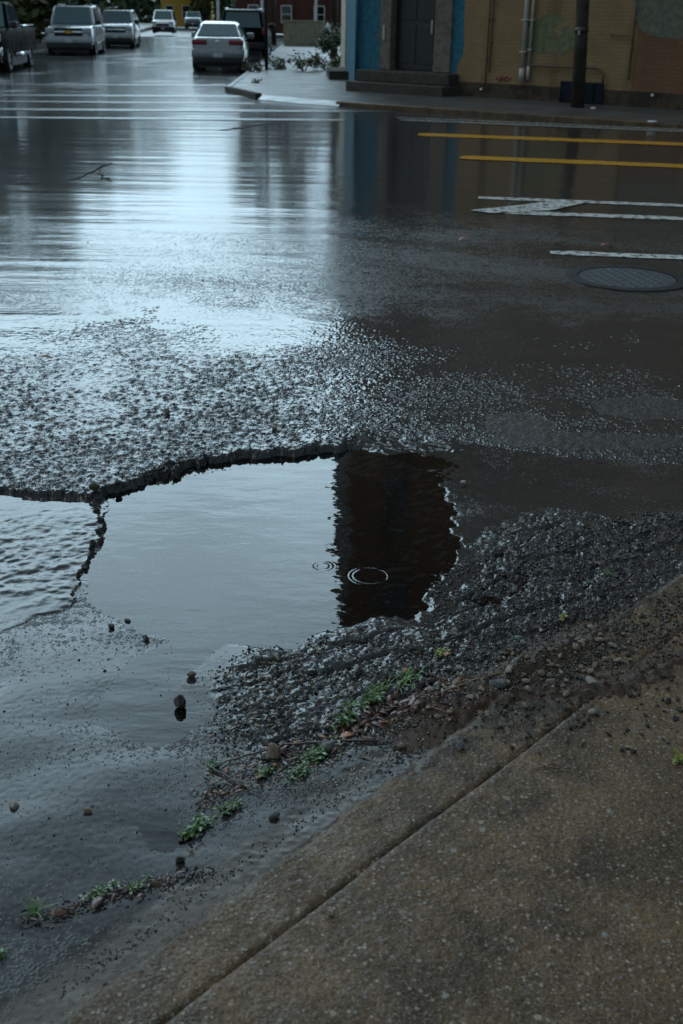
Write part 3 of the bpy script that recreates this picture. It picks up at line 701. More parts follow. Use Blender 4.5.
weed(352, 706, 16, .012, .014, 'upright grass sprig at the upper left of the weed litter', 'grass', 'grass')
weed(2, 955, 8, .006, .010, 'weed tip cut by the left edge of the photo', 'leafy', 'weed')
weed(609, 575, 8, .01, .008, 'tiny weed in the rough asphalt near the right kerb', 'leafy', 'weed')
weed(589, 584, 6, .01, .008, 'smaller tiny weed left of the one near the right kerb', 'leafy', 'weed')
weed(440, 655, 10, .012, .011, 'yellow-green weed sprout on the upper left of the soil heap', 'leafy', 'yleaf')
weed(515, 640, 8, .014, .009, 'green sprout beside the pale blue scrap', 'leafy', 'weed')
weed(563, 620, 8, .012, .01, 'yellowish sprig at the top of the soil heap', 'leafy', 'yleaf')
weed(678, 762, 6, .006, .014, 'yellow-green fallen sprig on the pavement at the right edge', 'leafy', 'yleaf')

def flat_leaf(px, py, ln, wd, m, label, yaw, name='fallen_leaf'):
    x, y, zz = ray_top(px, py); mb = MB(); zz = max(zz, WL)
    leaf_faces(mb, (-ln / 2, 0, .003), 0, .25, ln, wd, .7)
    o = mb.build(name, M[m], None, True); o.location = (x, y, zz + .003); o.rotation_euler = (random.uniform(-.15, .3), random.uniform(-.2, .2), yaw)
    so = o.modifiers.new('thick', 'SOLIDIFY'); so.thickness = .0006
    return tag(o, label, 'leaf')
flat_leaf(347, 738, .045, .024, 'dead', 'orange-brown dead leaf lying in the gutter weeds', .1)
flat_leaf(448, 656, .030, .016, 'dead', 'light brown leaf piece by the yellow-green sprout', .6)
flat_leaf(543, 632, .04, .022, 'dbrown', 'purplish rotten leaf on top of the soil heap', .9)
flat_leaf(98, 905, .05, .02, 'dbrown', 'red-brown rotten leaf on the soil ridge at lower left', 1.2)
flat_leaf(60, 915, .045, .022, 'dbrown', 'dark rotten leaf beside the tuft at lower left', .3)
flat_leaf(46, 359, .075, .03, 'dead', 'rolled brown leaf on the far stony road at left', .2)
flat_leaf(38, 438, .035, .02, 'dead', 'brown leaf scrap on the stony road by the left edge', 1.3)
flat_leaf(552, 768, .045, .008, 'dbrown', 'thin brown leaf strip on the pavement right of the joint', -.1)
flat_leaf(465, 240, .12, .05, 'dead', 'brown leaf on the carriageway left of the manhole cover', .2)
flat_leaf(608, 246, .12, .05, 'dead', 'brown leaf on the road just above the manhole cover', 0.)
flat_leaf(406, 672, .03, .014, 'dead', 'small orange leaf at the edge of the clear pool', 1.)
rl = random.Random(9)
for i in range(64):                                              # brown litter bed of the weeds: leaves alike
    t_ = rl.random(); px, py = 350 + t_ * 110 + rl.gauss(0, 7), 728 - t_ * 45 + rl.gauss(0, 7)
    o = flat_leaf(px, py, rl.uniform(.02, .06), rl.uniform(.006, .018), 'dbrown', 'rotten red-brown leaf shred in the litter under the weeds', rl.uniform(0, 6.3), 'leaf_shred'); o['group'] = 'leaf shreds in the weed litter'
def twig(pts, r, m, label, name='twig'):
    P = []
    for i, (px, py, lift) in enumerate(pts):
        x, y, zz = ray_top(px, py); P.append(Vector((x, y, max(zz, WL) + lift + r)))
    Q = []
    for a, b in zip(P[:-1], P[1:]):
        for k in range(4):
            q = a.lerp(b, k / 4); q += Vector((random.gauss(0, 1), random.gauss(0, 1), random.gauss(0, .4))) * r * .7; Q.append(q)
    Q.append(P[-1]); mb = MB(); mb.tube(Q, [r * (1 - .6 * i / len(Q)) for i in range(len(Q))], 6)
    return tag(mb.build(name, M[m], None, True), label, 'twig')
twig([(380, 742, .002), (330, 745, .006), (285, 748, .006), (245, 758, .004), (212, 770, .002)], .0042, 'twig', 'long brown twig running left from the weeds into the water')
twig([(212, 770, .003), (235, 782, .003), (262, 797, .002)], .003, 'twig', 'short dark twig branching below the long twig')
twig([(505, 672, .008), (505, 688, .012)], .0012, 'pale_twig', 'pale bent stalk standing up from the long grey stone', 'dry_stalk')
twig([(440, 694, .004), (480, 680, .006), (505, 676, .008)], .0016, 'pale_twig', 'pale dry stalk across the left half of the soil heap', 'dry_stalk')
twig([(432, 708, .002), (452, 716, .004)], .0018, 'pale_twig', 'straw coloured short stalk at the left foot of the soil heap', 'dry_stalk')
twig([(362, 738, .002), (392, 741, .003)], .0017, 'pale_twig', 'straw stalk beside the orange dead leaf', 'dry_stalk')
twig([(538, 768, .001), (572, 770, .001)], .0016, 'twig', 'thin brown twig lying alone on the pavement')
twig([(330, 715, .006), (318, 728, .010), (306, 722, .002)], .0012, 'pale_twig', 'bent dry grass stalk on the cracked asphalt', 'dry_stalk')
twig([(560, 694, .002), (620, 682, .004)], .002, 'twig', 'dark twig across the right end of the soil heap')
# crumpled pale film
def crumple(px, py, s, m, label, name, seed):
    me = rock_mesh(name, seed, 3, .6, .8); r = random.Random(seed)
    for v in me.vertices: v.co *= r.uniform(.6, 1.25)
    me.polygons.foreach_set('use_smooth', [False] * len(me.polygons)); me.materials.append(M[m])
    o = bpy.data.objects.new(name, me); COL.objects.link(o); x, y, zz = ray_top(px, py); o.location = (x, y, zz + s * .3); o.scale = (s, s * .8, s * .8)
    return tag(o, label, 'litter')
crumple(516, 636, .016, 'litter', 'crumpled pale blue plastic scrap on the soil heap', 'plastic_scrap', 3)
crumple(353, 706, .005, 'white_litter', 'tiny white scrap among the weeds', 'paper_scrap', 4)
# the dark soil ridge at lower left
rr = MB()
ridge = [(30, 918), (60, 912), (90, 900), (125, 888), (160, 884), (190, 876)]
pts = [ray_top(a, b) for a, b in ridge]
Q = []
for a, b in zip(pts[:-1], pts[1:]):
    for k in range(8): Q.append(Vector(a).lerp(Vector(b), k / 8) + Vector((rl.gauss(0, .003), rl.gauss(0, .003), -.004)))
rr.tube(Q, [rl.uniform(.002, .009) for _ in Q], 9)
tag(rr.build('soil', M['soil'], None, True), kind='stuff')

gravel('gravel', 420, (20, 865, 215, 935), (1.5, 5), M['rock_dark'], lambda a, b, r: abs(b - (921 - (a - 30) * .28)) < abs(r.normal(0, 6)) + 1, 8)
gravel('gravel', 160, (20, 865, 215, 935), (1.5, 4.5), M['rock_tan'], lambda a, b, r: abs(b - (923 - (a - 30) * .28)) < abs(r.normal(0, 9)) + 1, 9)
for i in range(20):
    px = rl.uniform(35, 185); o = flat_leaf(px, 920 - (px - 30) * .28 + rl.gauss(0, 4), rl.uniform(.015, .035), rl.uniform(.004, .010), 'dbrown', 'brown leaf shred on the soil ridge at the lower left', rl.uniform(0, 6.3), 'leaf_shred'); o['group'] = 'leaf shreds on the soil ridge'

for i in range(70):
    t_ = rl.random(); o = flat_leaf(205 + t_ * 190 + rl.gauss(0, 6), 795 - t_ * 88 + rl.gauss(0, 8), rl.uniform(.015, .045), rl.uniform(.004, .011), 'dbrown' if i % 4 else 'dead', 'brown leaf shred washed along the gutter weeds', rl.uniform(0, 6.3), 'leaf_shred'); o['group'] = 'leaf shreds along the gutter weeds'
gravel('gravel', 700, (195, 690, 420, 830), (1.4, 4.), M['rock_dark'], lambda a, b, r: abs(b - (797 - (a - 205) * .46)) < abs(r.normal(0, 9)) + 1, 10)
gravel('gravel', 260, (195, 690, 420, 830), (1.4, 4.), M['rock_tan'], lambda a, b, r: abs(b - (800 - (a - 205) * .46)) < abs(r.normal(0, 11)) + 1, 11)
gravel('gravel', 420, (60, 720, 430, 1000), (1.2, 3.6), M['rock_dark'], lambda a, b, r: 4 < kerb_y(a) - b < 4 + abs(r.normal(0, 14)), 12)
# ------------------------------------------------------------------ far kerbs, pavements, markings
def sheet(name, pts, z, m, thick=None, kind='structure'):
    b = MB()
    if thick: b.prism(pts, z - thick, z)
    else: b.add([(p[0], p[1], z) for p in pts], [tuple(range(len(pts)))])
    return tag(b.build(name, m, up=not thick), kind=kind)
ZR = .006
def line_mark(name, x0, y0, x1, y1, m, wpx, wig=True):
    """a painted line between two pixels; wpx its height in the picture at the left end"""
    a = np.array(gp(x0, y0)); b = np.array(gp(x1, y1)); d = (b - a) / np.linalg.norm(b - a); n = np.array([-d[1], d[0]])
    w = abs(gp(x0, y0 - wpx / 2)[1] - gp(x0, y0 + wpx / 2)[1]) / 2
    L = np.linalg.norm(b - a) + 4.; k = int(L / .12); r = random.Random(int(x0)); vs = []; fs = []
    for i in range(k + 1):
        q = a + d * L * i / k; e = 1 if i else .6
        vs += [(*(q + n * w * e * (1 + r.uniform(-.08, .08))), ZR), (*(q - n * w * e * (1 + r.uniform(-.08, .08))), ZR)]
    fs = [(2 * i, 2 * i + 1, 2 * i + 3, 2 * i + 2) for i in range(k)]
    mb = MB(); mb.add(vs, fs); return tag(mb.build(name, m, up=True), kind='structure')
line_mark('yellow_lane_line', 418, 134.5, 683, 144.5, M['yellow_paint'], 3.)
line_mark('yellow_lane_line', 460, 157.5, 683, 166.5, M['yellow_paint'], 3.6)
line_mark('white_lane_line', 478, 198, 683, 206, M['white_paint'], 2.6)
line_mark('white_lane_line', 500, 212.5, 683, 219, M['white_paint'], 3.4)
line_mark('white_lane_line', 550, 253, 683, 258, M['white_paint'], 4.)
line_mark('white_lane_line', 400, 120, 683, 131.5, M['worn_paint'], 1.5)
line_mark('white_lane_line', 396, 117.6, 560, 124.5, M['worn_paint'], .9)
for (xa, ya, xb, yb, wd_) in ((-60, 84, 120, 85, 1.4), (-60, 95, 140, 96, 2.0), (-60, 101, 60, 102, 1.6), (-60, 109, 190, 110.5, 2.2), (-60, 117, 120, 118.5, 1.8)):
    line_mark('crosswalk_line', xa, ya, xb, yb, M['faint_paint'], wd_)
def crack_strip(pts, wpx, seed):
    r = random.Random(seed); P = [np.array(gp(*p)) for p in pts]; Q = []
    for a_, b_ in zip(P[:-1], P[1:]):
        for k in range(6): Q.append(a_ + (b_ - a_) * k / 6 + np.array([r.gauss(0, .02), r.gauss(0, .06)]))
    Q.append(P[-1]); vs = []; n = len(Q)
    for i, q in enumerate(Q):
        w_ = wpx * math.sin(math.pi * (i + .4) / n) * r.uniform(.5, 1.2); vs += [(q[0], q[1] + w_, .0045), (q[0], q[1] - w_, .0045)]
    mb = MB(); mb.add(vs, [(2 * i, 2 * i + 1, 2 * i + 3, 2 * i + 2) for i in range(n - 1)]); return tag(mb.build('road_crack', M['tar'], up=True), kind='structure')
crack_strip([(62, 182), (85, 176), (98, 168), (113, 163)], .16, 1); crack_strip([(98, 168), (104, 176), (112, 182)], .10, 2); crack_strip([(215, 131), (240, 128), (276, 122.5)], .12, 3); crack_strip([(45, 88), (85, 80), (140, 68)], .25, 4); crack_strip([(60, 88), (80, 90), (100, 89)], .3, 5)
sheet('white_marking', G([(470, 211), (492, 214), (552, 211), (594, 201.5), (560, 200.5), (520, 206)]), ZR + .004, M['white_paint'])
# far pavement of the main street, round the corner into the side street
ZP = .075
pave = [gp(*p, ZP) for p in ((231, 88), (262, 95), (300, 98), (340, 101.5), (683, 124), (1050, 148))]
kerb_front = [gp(*p, 0.) for p in ((340, 106), (683, 128.5), (1050, 152))]
back = [(16., 40.), (0., 70.), gp(303, 28, ZP), gp(288, 42, ZP)]
sheet('far_pavement', pave + back, ZP, M['farpave'], .3)
def kerb_line(name, pts, w, z, m):
    for a, b in zip(pts[:-1], pts[1:]):
        a = np.array(a); b = np.array(b); d = (b - a) / np.linalg.norm(b - a); n = np.array([-d[1], d[0]])
        if n[1] > 0: n = -n
        mb = MB(); mb.prism([tuple(a), tuple(b), tuple(b + n * w), tuple(a + n * w)], -.2, z)
        o = mb.build(name, m, bevel=.02); tag(o, kind='structure')
kerb_line('far_kerb', pave[3:], .16, ZP + .012, M['kerb'])
kerb_line('far_kerb', [pave[0], pave[1]], .16, ZP + .04, M['step'])
rb = MB(); top = [pave[1], pave[2], pave[3]]; low = [gp(258, 100), gp(300, 104), gp(339, 107)]
rb.add([(*p, ZP + .003) for p in top] + [(*p, .008) for p in low], [(0, 1, 4, 3), (1, 2, 5, 4)]); tag(rb.build('kerb_ramp', M['farpave'], up=True), kind='structure')
kerb_line('side_kerb', [gp(288, 42, ZP), pave[0]], .14, ZP + .02, M['farpave'])
lp = [gp(-40, 62, ZP), gp(38, 50, ZP), gp(105, 38, ZP), gp(150, 27, ZP), gp(176, 22, ZP)]
sheet('left_pavement', lp + [(-30, 180), (-60, 100), (-60, 45)], ZP, M['farpave'], .3)
# cover in the carriageway
cx, cy = gp(627, 278.5); root = empty('manhole_cover', (cx, cy, 0), R(12), 'round worn iron manhole cover set in the carriageway near the right edge', 'manhole cover')
def disc(r0, r1, z, n=48, z0=-.05):
    mb = MB(); vs = []; fs = []
    for i in range(n):
        c, s = math.cos(2 * math.pi * i / n), math.sin(2 * math.pi * i / n)
        vs += [(c * r0, s * r0, z), (c * r1, s * r1, z), (c * r1, s * r1, z0)]
    for i in range(n):
        j = (i + 1) % n; fs += [(i * 3, i * 3 + 1, j * 3 + 1, j * 3), (i * 3 + 1, i * 3 + 2, j * 3 + 2, j * 3 + 1)]
    if r0 < .001: pass
    return mb.add(vs, fs)
disc(.36, .45, .011).build('frame', M['plastic'], root, up=True)
cv = disc(.0005, .352, .008)
lid = cv.build('lid', M['iron'], root, up=True)
st = MB()
for i in range(-4, 5):
    for j in range(-4, 5):
        if math.hypot(i, j) < 4.3: st.box(-.022, .022, -.022, .022, .0075, .0105, (i + j) % 2 * R(90) + R(10), (i * .072, j * .072, 0))
st.build('raised_studs', M['iron'], root, bevel=.003)

# ------------------------------------------------------------------ corner building
A0 = np.array(gp(357, 89, ZP)); A1 = np.array(gp(683, 110, ZP)); fe = (A1 - A0) / np.linalg.norm(A1 - A0); FA = math.atan2(fe[1], fe[0])
def wp(px, py):
    """pixel on the front wall plane -> (t along the wall, height)"""
    d = ray(px, py); n = np.array([-fe[1], fe[0]]); k = (A0 @ n) / (d[:2] @ n)
    p = d * k; return float((p[:2] - A0) @ fe), float(p[2] + CH - ZP)
B0 = np.array(atY(340.5, 60, A0[1] + 10.)[:2])
bl = Matrix.Rotation(-FA, 2) @ Vector(B0 - A0)                      # far west corner in the wall's own frame
root = empty('corner_building', (A0[0], A0[1], ZP), FA, 'tall corner building, blue plaster round the dark door and tan painted brick beside it', 'building')
HB = 17.0; LB = 30.
fp = [(0, 0), (LB, 0), (LB, 14), (bl.x + 4, 14), (bl.x, bl.y)]
TD0, _ = wp(391, 60); TD1, _ = wp(434, 60); ZD = wp(412, 70)[1]
tb, _ = wp(464, 60)
# upper storeys
rows = (6.0, 9.3, 12.6); tc = (TD0 + TD1) / 2
wins = [(tc + k * 2.75, z) for z in rows for k in range(-0, 10)]
def wall_with_holes(t0, t1, z0, z1, holes, depth=.25):
    mb = MB(); ts = sorted({t0, t1, *[h[0] for h in holes], *[h[1] for h in holes]}); zs = sorted({z0, z1, *[h[2] for h in holes], *[h[3] for h in holes]})
    ts = [t for t in ts if t0 <= t <= t1]; zs = [q for q in zs if z0 <= q <= z1]
    for a, b in zip(ts[:-1], ts[1:]):
        for c, d in zip(zs[:-1], zs[1:]):
            mt, mz = (a + b) / 2, (c + d) / 2
            if any(h[0] < mt < h[1] and h[2] < mz < h[3] for h in holes): continue
            mb.add([(a, 0, c), (b, 0, c), (b, 0, d), (a, 0, d)], [(0, 1, 2, 3)])
    for a, b, c, d in holes:
        mb.add([(a, 0, c), (b, 0, c), (b, 0, d), (a, 0, d), (a, depth, c), (b, depth, c), (b, depth, d), (a, depth, d)], [(0, 1, 5, 4), (1, 2, 6, 5), (2, 3, 7, 6), (3, 0, 4, 7)])
    return mb
wh = [(t - .5, t + .5, z, z + 2.) for t, z in wins]
wall_with_holes(0, LB, 3.6, HB, wh).build('upper_wall', M['brown_brick'], root)
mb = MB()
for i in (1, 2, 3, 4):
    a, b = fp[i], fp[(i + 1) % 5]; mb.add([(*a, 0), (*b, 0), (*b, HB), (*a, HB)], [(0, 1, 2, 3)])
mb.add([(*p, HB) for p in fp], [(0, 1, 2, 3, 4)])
mb.build('side_wall', M['shaded_brick'], root)
mb = MB(); mb.prism([(-.25, -.3), (LB, -.3), (LB, 0.05), (-.05, .05)], HB - .5, HB + .1); mb.build('cornice', M['stone'], root, bevel=.04)
mb = MB(); mb.box(.02, LB, -.07, .0, 3.5, 3.72); mb.build('string_course', M['stone'], root)
for t, z in wins:
    w = MB(); w.box(t - .5, t - .43, .13, .2, z, z + 2); w.box(t + .43, t + .5, .13, .2, z, z + 2); w.box(t - .43, t + .43, .13, .2, z + 1.93, z + 2); w.box(t - .43, t + .43, .13, .2, z, z + .07); w.box(t - .43, t + .43, .14, .19, z + .97, z + 1.03)
    wo = w.build('window', M['white_trim'], root)
    p = MB(); p.box(t - .43, t + .43, .165, .17, z + .07, z + 1.93); p.build('pane', M['house_glass'], wo)
    s_ = MB(); s_.box(t - .6, t + .6, -.07, .12, z - .12, z - .003); s_.build('sill', M['stone'], wo)
# ground floor: blue plaster, trim, door, tan brick with a ragged edge
ZT = 3.5
def ragged(t, z0, z1, n, amp, seed):
    r = random.Random(seed); return [(t + r.uniform(-amp, amp), z0 + (z1 - z0) * i / n) for i in range(n + 1)]
TF0, _ = wp(380.5, 60); TF1, _ = wp(451, 60)
zst = wp(412, 71)[1]
bd = MB(); bd.add([(0, .0, 0), (TF0, .0, 0), (TF0, .0, ZT), (0, .0, ZT)], [(0, 1, 2, 3)]); bd.build('blue_wall', M['blue_plaster'], root); bd = MB()
edge = [wp(455, 95), wp(455, 82), wp(456.5, 70), wp(458, 64), wp(463, 55), wp(464.5, 40), wp(464, 20)]; edge += [(edge[-1][0], ZT)]
edge[0] = (edge[0][0], 0)
bd.add([(TF1, 0, 0), *[(a, 0, b) for a, b in edge], (TF1, 0, ZT)], [tuple(range(len(edge) + 2))])
bd.build('blue_wall', M['blue_plaster'], root)
tr_ = wp(634, 60)[0]
tb_ = MB(); tb_.add([*[(a, 0, b) for a, b in edge], (tr_, 0, ZT), (tr_ + .03, 0, 1.2), (tr_ - .02, 0, 0)], [tuple(range(len(edge) + 3))[::-1]]); tb_.build('tan_wall', M['tan_brick'], root)
tb_ = MB(); tb_.add([(tr_ - .02, 0, 0), (LB, 0, 0), (LB, 0, ZT), (tr_, 0, ZT), (tr_ + .03, 0, 1.2)], [(0, 1, 2, 3, 4)]); tb_.build('reddish_wall', M['red_tan_brick'], root)
mb = MB(); mb.box(TF0, TD0, -.05, .22, zst, ZT); mb.box(TD1, TF1, -.05, .22, zst, ZT); mb.box(TD0, TD1, -.05, .22, 2.95, ZT); mb.build('door_surround', M['stone'], root, bevel=.015)
mb = MB(); mb.box(TD0, TD1, .17, .21, zst + .01, 2.94)
for q0, q1 in ((.12, .47), (.53, .88)):
    for z0, z1 in ((.15, 1.0), (1.1, 2.2)): mb.box(TD0 + (TD1 - TD0) * q0, TD0 + (TD1 - TD0) * q1, .155, .172, zst + z0, zst + z1)
door = mb.build('door', M['black_paint'], root, bevel=.006)
ht, hz0 = wp(428.5, 34); _, hz1 = wp(428.5, 20)
mb = MB(); mb.box(ht - .022, ht + .022, .12, .165, hz0, hz1); mb.build('handle_plate', M['pipe'], door, bevel=.006)
nt, nz0 = wp(385, 39); _, nz1 = wp(385, 25)
mb = MB(); mb.box(nt - .03, nt + .03, -.066, -.048, nz0, nz1); mb.build('notice_strip', M['cream_wall'], root)
s0, s1 = wp(366, 90)[0], wp(459, 90)[0]
zs_ = [0, zst * .45, zst * .98]
mb = MB(); mb.box(s0 - .05, s1 + .05, -.75, 0.0, -.1, zs_[1]); mb.box(s0, s1 - .02, -.42, 0.0, zs_[1], zs_[2]); mb.box(TD0 - .01, TD1 + .01, 0., .17, .0, zs_[2] + .01)
mb.build('door_step', M['step'], root, bevel=.025)
zpl = wp(560, 87)[1]
mb = MB(); mb.box(edge[0][0] + .05, LB, -.03, -.0, -.05, zpl); mb.build('plinth', M['plinth'], root, bevel=.012)
def vpipe(name, px, y0, y1, r, m, out=.05, flare=0):
    t, z0 = wp(px, y1); mb = MB(); mb.tube([(t, -out, z0), (t, -out, 3.4)], r, 10)
    if flare: mb.tube([(t, -out, z0), (t, -out, z0 + .28)], r * flare, 10)
    for zz in (z0 + .6, 1.6, 2.7): mb.box(t - r * 1.6, t + r * 1.6, -out - r * 1.15, 0, zz, zz + .03)
    return mb.build(name, m, root, True)
vpipe('downpipe', 523, 0, 82, .048, M['pipe'], .08, 1.3); vpipe('downpipe', 529.0, 0, 80, .03, M['pipe'], .06, 1.3)
vpipe('conduit', 485.5, 0, 88, .014, M['rust'], .03); vpipe('conduit', 490, 0, 72, .012, M['rust'], .03); vpipe('conduit', 629, 0, 80, .013, M['rust'], .03)
t0, z0 = wp(532, 65); t1, _ = wp(598, 65); t2, z2 = wp(604, 84)
mb = MB(); mb.tube([(t0, -.07, z0), (t1, -.07, z0), (t1 + .07, -.07, z0 - .03), (t2, -.07, z0 - .12), (t2, -.07, z2)], .022, 8); mb.build('bent_pipe', M['rust'], root, True)
t0, z0 = wp(612, 35); t1, z1 = wp(631, 33)
mb = MB(); mb.tube([(t0, -.05, z0), (t1, -.05, z0)], .013, 6); mb.tube([(t0, -.05, z0 - .03), (t0, -.05, z0 + .04)], .018, 6); mb.build('wall_bracket', M['rust'], root)
t0, z0 = wp(560, 104); t1, z1 = wp(605, 83)
mb = MB(); mb.box(t0, t1, -.06, -.033, .02, z1)
for q in (.0, .25, .5, .75, .96): mb.box(t0 + (t1 - t0) * q, t0 + (t1 - t0) * q + .04, -.08, -.06, .02, z1)
mb.build('blue_panel', M['blue_panel'], root, bevel=.006)
def blob(name, cx_, cy_, rx, ry, m, seed, off=.004, amp=.25, n=28):
    r = random.Random(seed); ph = [r.uniform(0, 6.3) for _ in range(4)]; pts = []
    for i in range(n):
        a = 2 * math.pi * i / n; k = 1 + amp * (math.sin(2 * a + ph[0]) * .4 + math.sin(3 * a + ph[1]) * .35 + math.sin(7 * a + ph[2]) * .25)
        t, z = wp(cx_ + math.cos(a) * rx * k, cy_ - math.sin(a) * ry * k); pts.append((t, -off, max(.02, z)))
    mb = MB(); mb.add(pts, [tuple(range(n))]); return mb.build(name, m, root)
t0, z0 = wp(638, -15); 
pts = [wp(*p) for p in ((632, -40), (634, 10), (640, 28), (648, 35), (665, 38), (690, 40), (760, 42), (760, -60))]
mb = MB(); mb.add([(a, -.004, b) for a, b in pts], [tuple(range(len(pts)))]); mb.build('overpaint_patch', M['grey_green'], root)
blob('overpaint_patch', 549, 36, 24, 22, M['green_paint'], 3, .004, .3)
def spray(px, py, strokes, r, m):
    mb = MB()
    for st_ in strokes:
        mb.tube([(*(lambda q: (q[0], -.004, q[1]))(wp(px + a, py + b)),) for a, b in st_], r, 5)
    return mb.build('spray_scribble', m, root)
spray(503, 79, [[(-6, -2), (-3, 2), (-1, -3), (1, 2), (3, -2), (6, 1)], [(-4, 3), (0, -1), (5, -3)], [(-7, 0), (-2, -1), (4, 2), (8, -1)]], .016, M['red_spray'])
for px, py in ((482, 89), (653, 95)):
    t, z = wp(px, py); mb = MB(); mb.tube([(t, -.05, z), (t, -.03, z)], .028, 10); mb.build('pipe_cap', M['white_trim'], root)
# blue downpipe on the corner, cream trim and side step of the west face
mb = MB(); mb.tube([(.02, -.07, .05), (.02, -.07, 3.45)], .045, 10); mb.build('downpipe', M['blue_pipe'], root, True)
wd = Vector((bl.x, bl.y)).normalized(); wn = Vector((-wd.y, wd.x)); 
def wquad(name, s0_, s1_, z0_, z1_, out, m):
    p0, p1 = wd * s0_, wd * s1_; q0, q1 = p0 + wn * out, p1 + wn * out
    mb = MB(); mb.prism([tuple(q0), tuple(p0 + wn * .001), tuple(p1 + wn * .001), tuple(q1)], z0_, z1_); return mb.build(name, m, root)
wquad('blue_side_wall', .0, 6.2, .0, 3.5, .012, M['blue_plaster']); wquad('cream_side_trim', 6.25, 9.2, 0., 3.6, .03, M['cream_wall']); wquad('side_step', 4.2, 6.8, -.05, .22, .55, M['step'])

# ------------------------------------------------------------------ poles
x, y = gp(577.5, 107.5, ZP); root = empty('utility_pole', (x, y, ZP), 0, 'dark wooden utility pole standing at the far kerb before the tan wall', 'utility pole')
xt, yt, zt = atY(583, 0, y)
dx = (xt - x) / (zt - ZP); mb = MB(); mb.tube([(dx * q, 0, q) for q in (-.1, 1.2, 3, 6, 9)], [.135, .13, .125, .115, .10], 14); mb.build('shaft', M['pole_wood'], root, True)
mb = MB(); q = atY(582, 30, y)[2] - ZP; mb.tube([(dx * q, 0, q - .05), (dx * q, 0, q + .05)], .139, 14); mb.build('band', M['steel'], root, True)
q = atY(577, 33, y)[2] - ZP; mb = MB(); mb.box(dx * q - .09, dx * q - .05, -.135, -.115, q - .03, q + .05); mb.build('tag_plate', M['pipe'], root)
mb = MB(); mb.box(-1.0, 1.2, -.06, .06, 8.3, 8.42); mb.build('cross_arm', M['pole_wood'], root)
x, y = gp(266.5, 69.5, ZP); root = empty('sign_post', (x, y, ZP), 0, 'thin black steel sign post behind the silver saloon on the corner', 'sign post')
mb = MB(); mb.tube([(0, 0, -.1), (0, 0, 5.6)], .055, 10); mb.build('post', M['steel'], root, True)
mb = MB(); mb.box(-.40, .25, -.09, -.065, 4.1, 4.9); mb.build('sign_plate', M['steel'], root, bevel=.01)

# ------------------------------------------------------------------ low block, bags, planting on the corner
x0, y0, _ = *gp(283.5, 45, ZP), 0; x1 = gp(324, 45, ZP)[0]; zt = atY(303, 20.5, y0)[2]
root = empty('beige_block', (0, 0, 0), 0, 'low beige painted block wall standing across the side pavement', 'wall')
mb = MB(); mb.box(x0, x1, y0, y0 + .35, ZP, zt - .06); mb.build('wall', M['beige'], root, bevel=.02)
mb = MB(); mb.box(x0 - .03, x1 + .03, y0 - .03, y0 + .38, zt - .058, zt); mb.build('coping', M['beige'], root, bevel=.015)
x, y, z = atY(327.5, 27, y0 - .8)
me = rock_mesh('rubbish_bag', 300, 3, .9, .3); me.materials.append(M['bag']); o = bpy.data.objects.new('rubbish_bag', me); COL.objects.link(o); o.location = (x, y, z); o.scale = (.2, .2, .28)
tag(o, 'white tied bag on top of the dark bin by the beige block', 'rubbish bag')
root = empty('wheelie_bin', (x + .05, y, ZP), 0, 'dark bin beside the beige block wall with a white bag on it', 'bin')
mb = MB(); hb = z - .2 - ZP; mb.prism([(-.26, -.3), (.26, -.3), (.26, .3), (-.26, .3)], 0.06, hb - .06); mb.build('bin_body', M['plastic'], root, bevel=.03)
mb = MB(); mb.box(-.29, .29, -.33, .33, hb - .058, hb); mb.build('lid', M['plastic'], root, bevel=.02)
for s_ in (-.22, .22):
    mb = MB(); mb.tube([(s_ - .03, .3, .1), (s_ + .03, .3, .1)], .1, 12); mb.build('wheel', M['tyre'], root)
def leaf_cloud(name, m, parent, n, fn, size, seed):
    rs = random.Random(seed); vs = []; fs = []
    for i in range(n):
        p = Vector(fn(rs)); a = Vector((rs.gauss(0, 1), rs.gauss(0, 1), rs.gauss(0, .6))).normalized(); b = a.cross(Vector((rs.gauss(0, 1), rs.gauss(0, 1), rs.gauss(0, 1)))).normalized()
        s_ = size * rs.uniform(.6, 1.4); k = len(vs)
        vs += [p - a * s_, p - b * s_ * .45, p + a * s_, p + b * s_ * .45]; fs.append((k, k + 1, k + 2, k + 3))
    mb = MB(); mb.add(vs, fs); return mb.build(name, m, parent)
def bush(px, py, w, d, h, label, name='bush', n=900, m='leaves', size=.06, seed=1, cat='bush', z=None, group=None):
    x, y = gp(px, py, ZP) if not isinstance(px, tuple) else px
    root = empty(name, (x, y, ZP), 0, label, cat, group); rs = random.Random(seed)
    cl = [(rs.uniform(-w, w) / 2, rs.uniform(-d, d) / 2, rs.uniform(.15, .8) * h, rs.uniform(.15, .34) * min(w, h)) for _ in range(9)]
    def f(r):
        c = r.choice(cl); return (c[0] + r.gauss(0, c[3] * .6), c[1] + r.gauss(0, c[3] * .6), max(.02, c[2] + r.gauss(0, c[3] * .6)))
    leaf_cloud('foliage', M[m], root, n, f, size, seed)
    mb = MB()
    for c in cl[:6]: mb.tube([(c[0] * .2, c[1] * .2, 0), (c[0] * .6, c[1] * .6, c[2] * .6), (c[0], c[1], c[2])], [.02, .014, .006], 5)
    mb.build('stems', M['bark'], root); return root
bush(335, 62, 1.0, 2.2, 1.5, 'dark green bush growing against the side of the corner building', seed=2, n=2200)
bush(328, 70, 1.6, .8, .45, 'low weeds along the foot of the dark green bush', 'weed_patch', 900, 'leaves2', .05, 3, 'weeds')
bush(304, 71, .6, .35, .5, 'small weed tuft in the middle of the side pavement', 'weed_patch', 320, 'leaves2', .05, 4, 'weeds')
bush(275, 69, 1.0, .5, .35, 'low weeds round the foot of the black sign post', 'weed_patch', 420, 'leaves2', .05, 5, 'weeds')
